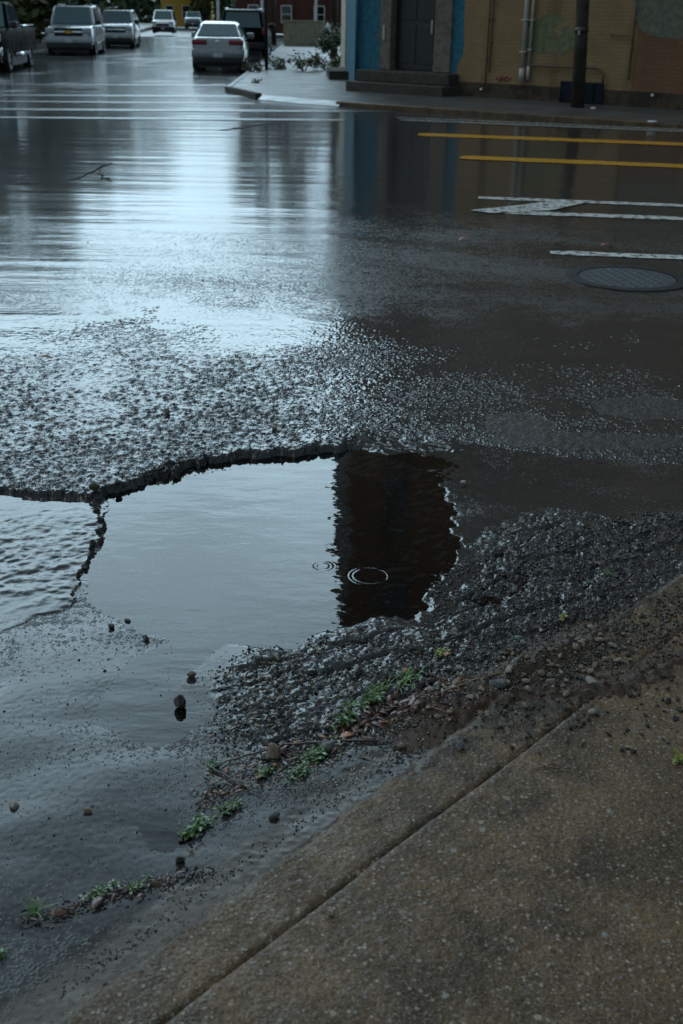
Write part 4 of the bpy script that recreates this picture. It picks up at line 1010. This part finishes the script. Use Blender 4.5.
bush(252, 72, .5, .5, .25, 'weeds on the kerb edge left of the black sign post', 'weed_patch', 200, 'leaves2', .05, 6, 'weeds')
bush(257, 83, .25, .2, .12, 'tiny weed on the corner pavement by the broken kerb', 'weed_patch', 80, 'leaves2', .03, 7, 'weeds')
bush(630, 103, .9, .25, .35, 'green weeds at the foot of the reddish wall', 'weed_patch', 350, 'leaves', .04, 8, 'weeds')
# litter at the far kerb
for i, (px, py, s_, lb) in enumerate(((652, 122.5, .07, 'pale scraps of litter on the far kerb at the right'), (593, 109, .05, 'small white scrap at the foot of the utility pole'))):
    me = rock_mesh('litter_scrap', 400 + i, 2, .3, .8); me.materials.append(M['white_litter']); o = bpy.data.objects.new('litter_scrap', me); COL.objects.link(o)
    x, y = gp(px, py, ZP); o.location = (x, y, ZP + .02); o.scale = (s_ * 1.6, s_, s_); tag(o, lb, 'litter')
# ------------------------------------------------------------------ cars (x forward, y left, z up, origin on the ground in the middle)
def loft(stations, prof):
    """stations: (x, z_bottom, z_top, half_width); prof: (fraction of width, fraction of height) for the left half from bottom to top"""
    mb = MB(); n = len(prof) * 2; vs = []; fs = []
    for x, zb, zt, w in stations:
        ring = [(x, w * a, zb + (zt - zb) * b) for a, b in prof]; ring += [(x, -w * a, zb + (zt - zb) * b) for a, b in prof[::-1]]
        vs += ring
    for i in range(len(stations) - 1):
        for k in range(n): fs.append((i * n + k, i * n + (k + 1) % n, (i + 1) * n + (k + 1) % n, (i + 1) * n + k))
    fs += [tuple(range(n)), tuple((len(stations) - 1) * n + k for k in range(n))[::-1]]
    return mb.add(vs, fs)
PROF = [(.0, 0), (.82, 0), (.96, .10), (1., .30), (1., .55), (.97, .80), (.92, .95), (.84, 1.), (0, 1.)]
def lerp3(a, b, t): return tuple(a[i] + (b[i] - a[i]) * t for i in range(3))
def panel(mb, q, u0, u1, v0, v1, off):
    """quad patch on the bilinear quad q (bl, br, tr, tl), pushed outwards"""
    P = []
    for u, v in ((u0, v0), (u1, v0), (u1, v1), (u0, v1)): P.append(Vector(lerp3(lerp3(q[0], q[1], u), lerp3(q[3], q[2], u), v)))
    n = (P[1] - P[0]).cross(P[3] - P[0]).normalized() * off
    return mb.add([tuple(p + n) for p in P] + [tuple(p - n * 2) for p in P], [(0, 1, 2, 3), (7, 6, 5, 4), (0, 4, 5, 1), (1, 5, 6, 2), (2, 6, 7, 3), (3, 7, 4, 0)])
def wheel(parent, x, y, r, w):
    mb = MB(); s = 1 if y > 0 else -1
    pr = [(-w / 2, r * .62), (-w / 2, r * .9), (-w * .36, r), (w * .36, r), (w / 2, r * .9), (w / 2, r * .62)]
    vs = []; fs = []; n = 28
    for i in range(n):
        c, k = math.cos(2 * math.pi * i / n), math.sin(2 * math.pi * i / n)
        vs += [(x + c * q, y + a, r + k * q) for a, q in pr]
    for i in range(n):
        for k in range(6): fs.append((i * 6 + k, i * 6 + (k + 1) % 6, ((i + 1) % n) * 6 + (k + 1) % 6, ((i + 1) % n) * 6 + k))
    mb.add(vs, fs); t = mb.build('wheel', M['tyre'], parent, True)
    rm = MB(); yo = y + s * w * .30
    for i in range(5):
        a = 2 * math.pi * i / 5; d = (math.cos(a), math.sin(a)); p = (-d[1], d[0])
        pts = [(d[0] * .1 * r + p[0] * .09 * r, d[1] * .1 * r + p[1] * .09 * r), (d[0] * .6 * r + p[0] * .12 * r, d[1] * .6 * r + p[1] * .12 * r), (d[0] * .6 * r - p[0] * .12 * r, d[1] * .6 * r - p[1] * .12 * r), (d[0] * .1 * r - p[0] * .09 * r, d[1] * .1 * r - p[1] * .09 * r)]
        rm.add([(x + u, yo + q, r + v) for q in (-.012, .012) for u, v in pts], [(0, 1, 2, 3), (7, 6, 5, 4), (0, 4, 5, 1), (1, 5, 6, 2), (2, 6, 7, 3), (3, 7, 4, 0)])
    rm.tube([(x, yo - .03 * s, r), (x, yo + .02 * s, r)], r * .15, 12)
    vs = []; fs = []
    for i in range(n):
        c, k = math.cos(2 * math.pi * i / n), math.sin(2 * math.pi * i / n); vs += [(x + c * q, yo + a, r + k * q) for a, q in ((-.02, r * .57), (.02, r * .57), (.02, r * .63), (-.02, r * .63))]
    for i in range(n):
        for k in range(4): fs.append((i * 4 + k, i * 4 + (k + 1) % 4, ((i + 1) % n) * 4 + (k + 1) % 4, ((i + 1) % n) * 4 + k))
    rm.add(vs, fs); rm.build('rim', M['rim'], t)
    a = MB()                                                              # dark arch behind the wheel
    yi = y - s * .02; a.tube([(x, yi - s * w * .5, r * 1.02), (x, y + s * .035, r * 1.02)], r * 1.17, 24); a.build('wheel_arch', M['plastic'], parent, True)
def car(name, x, y, heading, label, cat, paint, L, Wd, Hh, body, cab, r=.33, wb=(.19, .80), kind='suv', rails=False, badge=False, lower=None, group=None, trunk=False):
    """body: stations as fractions (x from the nose 0..1, zb, z_top, width); cab: (x windscreen foot, windscreen top, roof end, rear foot) fractions, belt z"""
    root = empty(name, (x, y, 0), heading, label, cat, group); hw = Wd / 2
    X_ = lambda f: L / 2 - f * L
    b = loft([(X_(f), zb, zt, hw * w) for f, zb, zt, w in body], PROF).build('body', M[paint], root, True, .03)
    u = MB(); u.box(X_(.97), X_(.03), -hw * .74, hw * .74, .12, .6); u.box(X_(wb[1] - .10), X_(wb[0] + .10), -hw * .95, hw * .95, .16, .6); u.build('underbody', M['plastic'], root)
    xf, xft, xrt, xr, zb_, zb2 = cab; wr = hw * (.70 if kind == 'saloon' else .78); wl = hw * .93
    fl, fr = (X_(xf), wl, zb_), (X_(xf), -wl, zb_); ft, frt = (X_(xft), wr, Hh), (X_(xft), -wr, Hh)
    rl_, rr_ = (X_(xr), wl * .97, zb2), (X_(xr), -wl * .97, zb2); rt, rrt = (X_(xrt), wr * .97, Hh - .02), (X_(xrt), -wr * .97, Hh - .02)
    mt = (X_((xft + xrt) / 2), wr * 1.02, Hh + .03); mr = (mt[0], -mt[1], mt[2])
    c = MB(); c.add([fl, fr, ft, frt, rl_, rr_, rt, rrt, mt, mr], [(0, 1, 3, 2), (4, 6, 7, 5), (2, 3, 9, 8), (8, 9, 7, 6), (0, 2, 8, 6, 4), (1, 5, 7, 9, 3)])
    c.build('roof', M[paint], root, kind == 'saloon', .14 if kind == 'saloon' else .07, 4)
    g = MB(); panel(g, (fl, fr, frt, ft), .06, .94, .03, .93, .012); g.build('windscreen', M['glass'], root)
    g = MB(); panel(g, (rr_, rl_, rt, rrt), .07, .93, .08, .9, .012); g.build('rear_window', M['glass'], root)
    nwin = 3 if kind in ('suv', 'van') else 2
    for s, q in ((1, (rl_, fl, ft, rt)), (-1, (fr, rr_, rrt, frt))):
        for i in range(nwin):
            a0 = .03 + i * .94 / nwin + .012; a1 = .03 + (i + 1) * .94 / nwin - .012
            g = MB(); panel(g, q, a0, a1, .10, .88, .012); g.build('side_window', M['glass'], root)
        mx = X_(xf) - .15
        g = MB(); g.box(mx - .07, mx + .09, s * (wl + .02) if s > 0 else s * (wl + .24), s * (wl + .24) if s > 0 else s * (wl + .02), zb_ + .0, zb_ + .19); g.build('mirror', M['plastic' if paint != 'silver' else paint], root, True, .03)
    for f in wb:
        for s in (1, -1): wheel(root, X_(f), s * (hw - .12), r, .22)
    return root, X_, hw
def lamp(root, name, m, x, y0, y1, z0, z1, d):
    mb = MB(); mb.box(min(x, x + d), max(x, x + d), min(y0, y1), max(y0, y1), z0, z1); return mb.build(name, M[m], root, True, .02)
def bits_front(root, X_, hw, zl, zg, paint, badge=False, chrome=True):
    xn = X_(0)
    for s in (1, -1): lamp(root, 'headlight', 'lamp_clear', xn - .16, s * hw * .60, s * hw * .93, zl[0], zl[1], .15)
    g = lamp(root, 'grille', 'plastic', xn - .06, -hw * .57, hw * .57, zg[0], zg[1], .085)
    if chrome: lamp(root, 'grille_bar', 'chrome', xn + .015, -hw * .57, hw * .57, (zg[0] + zg[1]) / 2 - .035, (zg[0] + zg[1]) / 2 + .035, .025)
    if badge:
        zc = (zg[0] + zg[1]) / 2; mb = MB(); mb.prism([(-.17, -.032), (-.06, -.032), (-.06, -.06), (.06, -.06), (.06, -.032), (.17, -.032), (.15, .032), (.06, .032), (.06, .06), (-.06, .06), (-.06, .032), (-.15, .032)], 0, .02)
        e = mb.build('emblem', M['gold'], g); e.rotation_euler = (R(90), 0, R(90)); e.location = (xn + .045, 0, zc)
    lamp(root, 'bumper', paint, xn - .10, -hw * .97, hw * .97, zg[0] - .27, zg[0] - .05, .17)
    lamp(root, 'bumper_valance', 'plastic', xn - .10, -hw * .92, hw * .92, zg[0] - .48, zg[0] - .275, .13)
    lamp(root, 'number_plate', 'plate', xn + .06, -.15, .15, zg[0] - .26, zg[0] - .12, .02)

SUV = [(0, .42, .80, .86), (.02, .35, .98, .93), (.08, .33, 1.10, .97), (.20, .33, 1.16, 1.), (.27, .33, 1.18, 1.), (.5, .33, 1.18, 1.), (.8, .33, 1.18, 1.), (.95, .34, 1.16, .98), (.99, .38, 1.12, .94), (1., .45, 1.0, .88)]
SAL = [(0, .30, .55, .80), (.02, .24, .68, .90), (.10, .22, .80, .96), (.25, .22, .92, 1.), (.5, .22, .96, 1.), (.8, .22, 1.0, 1.), (.93, .23, 1.03, .96), (.985, .28, 1.0, .92), (1., .36, .9, .86)]
# heading of the parked row
pa = np.array(gp(76, 56)); pb = np.array(gp(165, 33)); sd_ = (pb - pa) / np.linalg.norm(pb - pa); HL = math.atan2(-sd_[1], -sd_[0])
def at_nose(px, py, L): p = np.array(gp(px, py)); return p + sd_ * L / 2
# big silver off-roader
p = at_nose(70, 55.5, 5.1)
root, X_, hw = car('parked_suv', p[0], p[1], HL, 'large silver off-roader with gold badge facing us, second in the parked row', 'car', 'grey_silver', 5.1, 2.0, 1.88, SUV, (.255, .36, .93, .985, 1.16, 1.16), .39, (.18, .77), 'suv', group='cars parked on the left')
bits_front(root, X_, hw, (.83, 1.05), (.74, 1.05), 'grey_silver', True)
for s in (1, -1):
    mb = MB(); mb.tube([(X_(.42), s * hw * .68, 1.93), (X_(.9), s * hw * .68, 1.93)], .025, 6); mb.build('roof_rail', M['plastic'], root)
# smaller silver SUV behind it
p = at_nose(116, 48, 4.6)
root, X_, hw = car('parked_suv', p[0], p[1], HL, 'smaller pale silver off-roader parked close behind the large silver one', 'car', 'champagne', 4.6, 1.82, 1.74, SUV, (.25, .36, .9, .985, 1.12, 1.14), .36, (.18, .79), 'suv', group='cars parked on the left')
bits_front(root, X_, hw, (.80, 1.0), (.72, .98), 'champagne')
# white people carrier
p = at_nose(163, 33, 4.7)
VAN = [(0, .36, .72, .82), (.02, .30, .86, .92), (.08, .28, .98, .97), (.18, .28, 1.08, 1.), (.3, .28, 1.1, 1.), (.8, .28, 1.1, 1.), (.98, .32, 1.08, .96), (1., .4, 1.0, .9)]
root, X_, hw = car('parked_van', p[0], p[1], HL, 'white people carrier facing us, far down the parked row', 'car', 'white_car', 4.7, 1.92, 1.80, VAN, (.17, .36, .93, .985, 1.06, 1.06), .34, (.18, .79), 'van', group='cars parked on the left')
bits_front(root, X_, hw, (.72, .90), (.55, .74), 'plastic', False, False)
# blue-grey car beyond
p = at_nose(193, 28.5, 4.7)
root, X_, hw = car('parked_suv', p[0], p[1], HL, 'blue-grey car right of the white people carrier, farthest of the parked row', 'car', 'teal_car', 4.7, 1.85, 1.72, SUV, (.25, .37, .9, .985, 1.08, 1.1), .35, (.18, .79), 'suv', group='cars parked on the left')
bits_front(root, X_, hw, (.78, .96), (.68, .92), 'teal_car')
# black pickup cut by the left edge
p = np.array(gp(38, 66)) + np.array([-.15, -.4])                    # near its rear wheel, on our side
PU = [(0, .5, .9, .88), (.03, .42, 1.1, .95), (.12, .42, 1.2, .99), (.25, .42, 1.22, 1.), (.30, .42, 1.24, 1.), (.63, .42, 1.24, 1.), (.64, .42, 1.24, 1.), (.97, .42, 1.22, 1.), (1., .46, 1.18, .96)]
PL = 5.8; hd = HL; cfx = p[0] - math.cos(hd) * -(PL * .28); cfy = p[1] + math.sin(hd) * (PL * .28)
fwd = np.array([math.cos(hd), math.sin(hd)]); lft = np.array([-fwd[1], fwd[0]]); ctr = p + fwd * PL * .29 - lft * .92
root, X_, hw = car('pickup_truck', ctr[0], ctr[1], hd, 'black pickup truck cut off by the left edge of the photo', 'pickup', 'black_car', PL, 1.98, 1.90, PU, (.25, .35, .58, .63, 1.2, 1.22), .40, (.17, .79), 'pickup', group='cars parked on the left')
for s in (1, -1):
    mb = MB(); mb.tube([(X_(.30), s * (hw + .04), .46), (X_(.66), s * (hw + .04), .46)], .055, 10); mb.build('side_step', M['chrome'], root, True)
    mb = MB(); mb.box(X_(.995), X_(.65), s * hw * .9 - .05, s * hw * .9 + .05, 1.225, 1.27); mb.build('bed_rail', M['chrome'], root, True, .015)
    lamp(root, 'tail_light', 'lamp_red', X_(1.) - .01, s * hw * .82, s * hw * .97, .85, 1.15, .06)
mb = MB(); mb.box(X_(.985), X_(.66), -hw * .8, hw * .8, 1.243, 1.255); mb.build('bed_cover', M['plastic'], root)
bits_front(root, X_, hw, (.85, 1.05), (.75, 1.08), 'chrome')
# silver saloon seen from behind
def at_tail(px, py, L, h): q = np.array(gp(px, py)); return q + np.array([math.cos(h), math.sin(h)]) * L / 2
HS = R(90 + 3)
p = at_tail(218.5, 72, 4.36, HS)
root, X_, hw = car('silver_saloon', p[0], p[1], HS, 'silver saloon car seen from behind, parked nearest by the corner kerb', 'car', 'silver', 4.36, 1.74, 1.44, SAL, (.27, .42, .74, .93, .93, 1.0), .315, (.19, .80), 'saloon')
for s in (1, -1):
    lamp(root, 'tail_light', 'lamp_red', X_(1.) - .035, s * hw * .40, s * hw * .93, .80, .95, .12)
lamp(root, 'bumper', 'silver', X_(1.) - .06, -hw * .95, hw * .95, .42, .68, .2)
lamp(root, 'bumper_valance', 'plastic', X_(1.) - .05, -hw * .88, hw * .88, .24, .44, .2)
lamp(root, 'number_plate', 'plate', X_(1.) - .08, -.155, .155, .42, .54, .03)
lamp(root, 'emblem', 'chrome', X_(1.) - .012, -.06, .06, .87, .92, .03)
mb = MB(); mb.tube([(X_(.70), 0, 1.45), (X_(.735), 0, 1.60)], .008, 5); mb.build('aerial', M['plastic'], root)
mb = MB(); mb.tube([(X_(.985), hw * .62, .28), (X_(1.01), hw * .62, .28)], .035, 10); mb.build('exhaust', M['galv'], root)
# dark van in front of it
HV = R(90 + 1)
p = at_tail(243, 60, 4.8, HV)
root, X_, hw = car('dark_van', p[0], p[1], HV, 'black tall car parked in front of the silver saloon', 'car', 'black_car', 4.8, 1.92, 1.84, SUV, (.22, .34, .95, .985, 1.14, 1.14), .36, (.18, .79), 'suv')
for s in (1, -1):
    lamp(root, 'tail_light', 'lamp_red', X_(1.) - .01, s * hw * .80, s * hw * .93, .9, 1.2, .05)
    mb = MB(); mb.box(X_(.97), X_(.40), s * hw * .70 - .03, s * hw * .70 + .03, 1.845, 1.90); mb.build('roof_rail', M['chrome'], root, True, .01)
lamp(root, 'spoiler', 'chrome', X_(.975), -hw * .7, hw * .7, 1.80, 1.86, .14)
lamp(root, 'bumper', 'plastic', X_(1.) - .09, -hw * .95, hw * .95, .40, .66, .2)
lamp(root, 'number_plate', 'plate', X_(1.) - .045, -.155, .155, .72, .85, .03)
# dark truck with an orange tailgate farther along
p = at_tail(274, 33.5, 5.0, HV)
root, X_, hw = car('dark_truck', p[0], p[1], HV, 'dark truck with an orange-red upper edge beyond the black car, left of the beige block', 'truck', 'dark_car', 5.0, 1.95, 1.75, SUV, (.24, .36, .62, .68, 1.16, 1.16), .36, (.18, .79), 'pickup')
lamp(root, 'tailgate_top', 'orange', X_(1.) - .04, -hw * .95, hw * .95, 1.18, 1.50, .12)
lamp(root, 'bumper', 'chrome', X_(1.) - .09, -hw * .95, hw * .95, .42, .58, .2)
for s in (1, -1): lamp(root, 'tail_light', 'lamp_red', X_(1.) - .01, s * hw * .78, s * hw * .95, .75, 1.05, .05)
lamp(root, 'number_plate', 'plate', X_(1.) - .02, -.155, .155, .72, .84, .03)
# ------------------------------------------------------------------ houses, trees and poles behind
def house(name, x, y, w, d, h, rz, m, label, roof='flat', nfl=2, nw=3, trim='white_trim', z=0.):
    root = empty(name, (x, y, z), rz, label, 'house')
    mb = MB(); mb.box(0, w, 0, d, 0, h); mb.build('wall', M[m], root)
    if roof == 'flat':
        mb = MB(); mb.box(-.15, w + .15, -.2, d + .1, h + .003, h + .35); mb.build('roof', M['roof'], root, bevel=.03)
    else:
        mb = MB(); e = .35; rh = w * .38
        mb.add([(-e, -e, h + .01), (w + e, -e, h + .01), (w + e, d + e, h + .01), (-e, d + e, h + .01), (w / 2, -e, h + rh), (w / 2, d + e, h + rh)], [(0, 1, 4), (1, 2, 5, 4), (2, 3, 5), (3, 0, 4, 5), (0, 3, 2, 1)])
        ro = mb.build('roof', M['roof'], root); c = MB(); c.box(w * .25, w * .25 + .5, d * .4, d * .4 + .6, h, h + rh + .5); c.build('chimney', M['red_brick'], ro)
    fh = h / nfl
    for k in range(nfl):
        for i in range(nw):
            cx_ = w * (i + .5) / nw; z0 = k * fh + .9
            if k == 0 and i == nw - 1:
                dd = MB(); dd.box(cx_ - .45, cx_ + .45, -.03, -.002, .1, 2.15); dd.build('door', M['fence'], root); continue
            wf = MB(); 
            for a, b, c_, e_ in ((-.5, -.42, 0, 1.5), (.42, .5, 0, 1.5), (-.42, .42, 1.42, 1.5), (-.42, .42, 0, .08), (-.42, .42, .72, .78)): wf.box(cx_ + a, cx_ + b, -.06, -.002, z0 + c_, z0 + e_)
            wo = wf.build('window', M[trim], root)
            g = MB(); g.box(cx_ - .42, cx_ + .42, -.03, -.003, z0 + .08, z0 + 1.42); g.build('pane', M['house_glass'], wo)
    return root
lx, ly = gp(0, 50)
house('brick_house', -23., 47., 8., 10., 7.5, R(75), 'red_brick', 'dark red brick house behind the black pickup', 'gable')
house('brick_house', -24.5, 60., 9., 10., 7., R(78), 'brown_brick', 'brown brick house behind the two silver off-roaders', 'gable')
house('cream_house', -28.5, 96., 9., 10., 6.2, R(80), 'cream_wall', 'cream house beyond the left pole', 'gable')
x, y, _ = atY(161, 5, 150.); house('yellow_house', x, y, 6., 8., 5.2, R(4), 'yellow_wall', 'yellow house behind the white people carrier', 'gable')
x_, y_, _ = atY(222, 5, 112.)
house('red_brick_house', -10.3, 112., 15., 12., 10.5, R(3), 'red_brick', 'red brick house with white posts closing the right side of the street', 'flat', 3, 5)
for px in (218, 262, 316):
    x, y, z = atY(px, 4, 110.5); mb = MB(); mb.tube([(0, 0, 0), (0, 0, 4.2)], .13, 10); mb.box(-.2, .2, -.2, .2, 4.2, 4.35); mb.box(-.2, .2, -.2, .2, -.1, .15)
    o = mb.build('porch_post', M['white_trim']); o.location = (x, y, 0); tag(o, 'white porch post before the red brick house, %s' % {218: 'left of the black car', 262: 'just left of the sign post', 316: 'above the beige block'}[px], 'porch post')
def tree(x, y, h, w, label, seed, m='leaves', base=.25, n=2600, size=.22, tr=.16, name='street_tree', lean=0, squash=1.):
    root = empty(name, (x, y, 0), 0, label, 'tree', None); rs = random.Random(seed); mb = MB()
    top = Vector((lean, 0, h * .72))
    mb.tube([(0, 0, -.1), (lean * .2, 0, h * .2), (lean * .5, .1, h * .45), top], [tr * 1.25, tr, tr * .75, tr * .3], 9)
    cl = []
    for i in range(15):
        a = rs.uniform(0, 6.3); q = rs.uniform(.15, .5) * w; zz = h * rs.uniform(base + .08, .93); k = 1 - abs((zz / h - .6)) * .9
        c = Vector((lean * .6 + math.cos(a) * q * k, math.sin(a) * q * k * squash, zz)); cl.append((c, rs.uniform(.10, .2) * w))
        s0 = Vector((lean * .5 * zz / h, 0, max(h * .18, zz * .62))); mb.tube([s0, s0.lerp(c, .55) + Vector((0, 0, .12)), c], [tr * .4, tr * .25, tr * .08], 5)
    mb.build('trunk', M['bark'], root, True)
    def f(r):
        c, q = r.choice(cl); v = Vector((r.gauss(0, 1), r.gauss(0, 1), r.gauss(0, .8))); v.normalize(); v *= q * r.uniform(.35, 1.15); return c + v
    leaf_cloud('crown', M[m], root, n, f, size, seed); return root
x, y, _ = atY(334, 30, 50.); tree(x, y, 10.5, 5.2, 'tall green tree beside the corner building above the beige block', 1, base=.22)
tree(-4.6, 74., 12.5, 5.0, 'green tree farther back above the dark truck', 2, 'leaves2')
tree(-16.5, 50., 8.8, 6.5, 'dark tree overhanging the black pickup and the first house', 3, base=.15, n=4200)
tree(-19., 64., 8.5, 6.0, 'dense dark tree behind the large silver off-roader', 4, 'leaves', .12, 3600)
tree(-17.2, 84., 8., 5., 'olive green tree behind the second silver off-roader', 5, 'leaves2')
x, y, _ = atY(207, 8, 150.); tree(x, y, 7., 8., 'distant dark tree right of the blue-grey car', 6, 'leaves', .05, 2600, .3)
x, y, _ = atY(185, 8, 190.); tree(x, y, 8., 12., 'most distant tree at the end of the street', 7, 'leaves2', .05, 2200, .4)
x, y, _ = atY(228, 8, 170.); tree(x, y, 8., 9., 'distant tree behind the red brick house', 8, 'leaves2', .05, 1800, .35)
for i, (px, Y_, h_, w_, lb) in enumerate(((128, 205., 15., 17., 'wide distant tree left of the white people carrier'), (168, 215., 15., 18., 'distant tree rising above the white people carrier'), (205, 225., 16., 19., 'distant tree above the blue-grey car'), (243, 210., 14., 17., 'distant tree left of the red brick house'))):
    x, y, _ = atY(px, 8, Y_); tree(x, y, h_, w_, lb, 20 + i, 'leaves' if i % 2 else 'leaves2', .02, 2600, .75, .3)
for i, (px, Y_, h_, w_, lb) in enumerate(((8, 62., 12., 9., 'dark tree rising behind the black pickup at the left edge'), (36, 72., 11., 9., 'dark tree between the pickup and the large silver off-roader'), (62, 80., 11., 10., 'dark tree behind the roof of the large silver off-roader'), (98, 95., 12., 11., 'dark tree behind the second silver off-roader'))):
    x, y, _ = atY(px, 8, Y_); tree(x, y, h_, w_, lb, 40 + i, 'leaves' if i % 2 else 'leaves2', .02, 4200, .34, .2)
for (px, py, r, lb) in ((134.5, 32, .17, 'dark street pole right behind the second silver off-roader'), (158, 25, .12, 'thin dark pole behind the white people carrier')):
    x, y = gp(px, py, ZP); root = empty('street_pole', (x, y, ZP), 0, lb, 'street pole')
    mb = MB(); mb.tube([(0, 0, -.1), (0, 0, 3), (0, 0, 7.5)], [r, r * .9, r * .7], 10); mb.build('shaft', M['pole_wood'], root, True)
    mb = MB(); mb.box(-.7, .7, -.05, .05, 6.8, 6.9); mb.build('cross_arm', M['pole_wood'], root)
# fence along the left pavement
a = np.array(gp(-60, 47, ZP)) + np.array([-1.2, 1.]); b = np.array(gp(128, 26, ZP)) + np.array([-1.5, 1.]); d = b - a; L = np.linalg.norm(d)
root = empty('board_fence', (a[0], a[1], ZP), math.atan2(d[1], d[0]), 'dark board fence along the left pavement behind the parked cars', 'fence')
mb = MB(); k = 0.
r = random.Random(2)
while k < L: mb.box(k, k + .14, -.012, .012, .05, 1.5 + r.uniform(-.05, .05)); k += .15
mb.build('boards', M['fence'], root)
for i in range(int(L / 3) + 1):
    p = MB(); p.box(i * 3 - .05, i * 3 + .05, .015, .115, 0, 1.45); p.build('post', M['fence'], root)
SKY_FRONT, SKY_REST, EXPO = 31., 3.9, .15
# ------------------------------------------------------------------ sky, sun, camera
w = bpy.data.worlds.new('World'); sc.world = w; w.use_nodes = True; nt = w.node_tree
for n in list(nt.nodes): nt.nodes.remove(n)
def N(t, **k):
    n = nt.nodes.new(t)
    for a, b in k.items(): setattr(n, a, b)
    return n
SUN_EL, SUN_AZ = R(50), R(-85)                    # veiled sun to the left; azimuth from +Y towards +X
sky = N('ShaderNodeTexSky', sky_type='NISHITA', sun_disc=False, sun_elevation=SUN_EL, sun_rotation=SUN_AZ, air_density=1.2, dust_density=2.5, ozone_density=2.)
tc = N('ShaderNodeTexCoord'); sp = N('ShaderNodeSeparateXYZ'); nt.links.new(tc.outputs['Generated'], sp.inputs[0])
def mth(op, a, b=None, clamp=False):
    n = N('ShaderNodeMath', operation=op, use_clamp=clamp)
    for i, v in enumerate((a, b)):
        if v is None: continue
        if isinstance(v, (int, float)): n.inputs[i].default_value = v
        else: nt.links.new(v, n.inputs[i])
    return n.outputs[0]
def mrange(v, a, b, c, d):
    n = N('ShaderNodeMapRange', interpolation_type='SMOOTHSTEP'); nt.links.new(v, n.inputs[0])
    for i, x in enumerate((a, b, c, d)): n.inputs[i + 1].default_value = x
    return n.outputs[0]
# cloud deck: bright towards the open street ahead, heavy rain cloud overhead and behind
ahead = mth('ADD', mth('MULTIPLY', sp.outputs[1], math.cos(R(-15))), mth('MULTIPLY', sp.outputs[0], math.sin(R(-15))))
front = mrange(ahead, .25, .95, 0., 1.)
high = mrange(sp.outputs[2], .48, .76, 1., .0)
mp = N('ShaderNodeMapping'); nt.links.new(tc.outputs['Generated'], mp.inputs[0]); mp.inputs['Scale'].default_value = (1, 1, 2.2)
nz = N('ShaderNodeTexNoise'); nt.links.new(mp.outputs[0], nz.inputs['Vector']); nz.inputs['Scale'].default_value = 2.6; nz.inputs['Detail'].default_value = 5
lum = mth('MULTIPLY', mth('MULTIPLY', front, high), mrange(sp.outputs[2], .02, .34, .27, 1.))
lum = mth('MULTIPLY', lum, mrange(sp.outputs[2], .27, .42, 1., 1.1))
lum = mth('ADD', mth('MULTIPLY', lum, SKY_FRONT), SKY_REST)
lum = mth('MULTIPLY', lum, mrange(nz.outputs[0], .3, .7, .82, 1.18))
cloud = N('ShaderNodeMix', data_type='RGBA', blend_type='MULTIPLY'); cloud.inputs[0].default_value = 1.
cloud.inputs[6].default_value = (.70, .98, 1.15, 1)
cv_ = N('ShaderNodeCombineXYZ')
for i in range(3): nt.links.new(lum, cv_.inputs[i])
nt.links.new(cv_.outputs[0], cloud.inputs[7])
mx = N('ShaderNodeMix', data_type='RGBA'); mx.inputs[0].default_value = .96
nt.links.new(sky.outputs[0], mx.inputs[6]); nt.links.new(cloud.outputs[2], mx.inputs[7])
bg = N('ShaderNodeBackground'); nt.links.new(mx.outputs[2], bg.inputs[0]); bg.inputs[1].default_value = .1
out = N('ShaderNodeOutputWorld'); nt.links.new(bg.outputs[0], out.inputs[0])
sl = bpy.data.lights.new('sun', 'SUN'); sl.energy = .5; sl.angle = R(30); sl.color = (1., .96, .9); so = bpy.data.objects.new('sun', sl); COL.objects.link(so)
sdv = Vector((math.sin(SUN_AZ) * math.cos(SUN_EL), math.cos(SUN_AZ) * math.cos(SUN_EL), math.sin(SUN_EL)))
so.rotation_euler = sdv.to_track_quat('Z', 'Y').to_euler(); so.location = (0, 0, 30)
cam = bpy.data.cameras.new('camera'); co = bpy.data.objects.new('camera', cam); COL.objects.link(co); sc.camera = co
cam.sensor_fit = 'VERTICAL'; cam.sensor_height = 36.; cam.sensor_width = 24.; cam.lens = F / 1024 * 36; cam.clip_end = 2000; cam.clip_start = .05
co.location = (0, 0, CH); co.rotation_euler = (Matrix.Rotation(R(90) - TH, 3, 'X') @ Matrix.Rotation(ROLL, 3, 'Z')).to_euler()
cam.dof.use_dof = True; cam.dof.focus_distance = 3.9; cam.dof.aperture_fstop = 5.6
sc.view_settings.view_transform = 'Standard'; sc.view_settings.look = 'None'; sc.view_settings.gamma = 1.; sc.view_settings.exposure = EXPO; sc.view_settings.use_curve_mapping = False
sc.cycles.use_denoising = True; sc.cycles.max_bounces = 8; sc.cycles.transparent_max_bounces = 8; sc.cycles.caustics_reflective = False; sc.cycles.sample_clamp_indirect = 6.
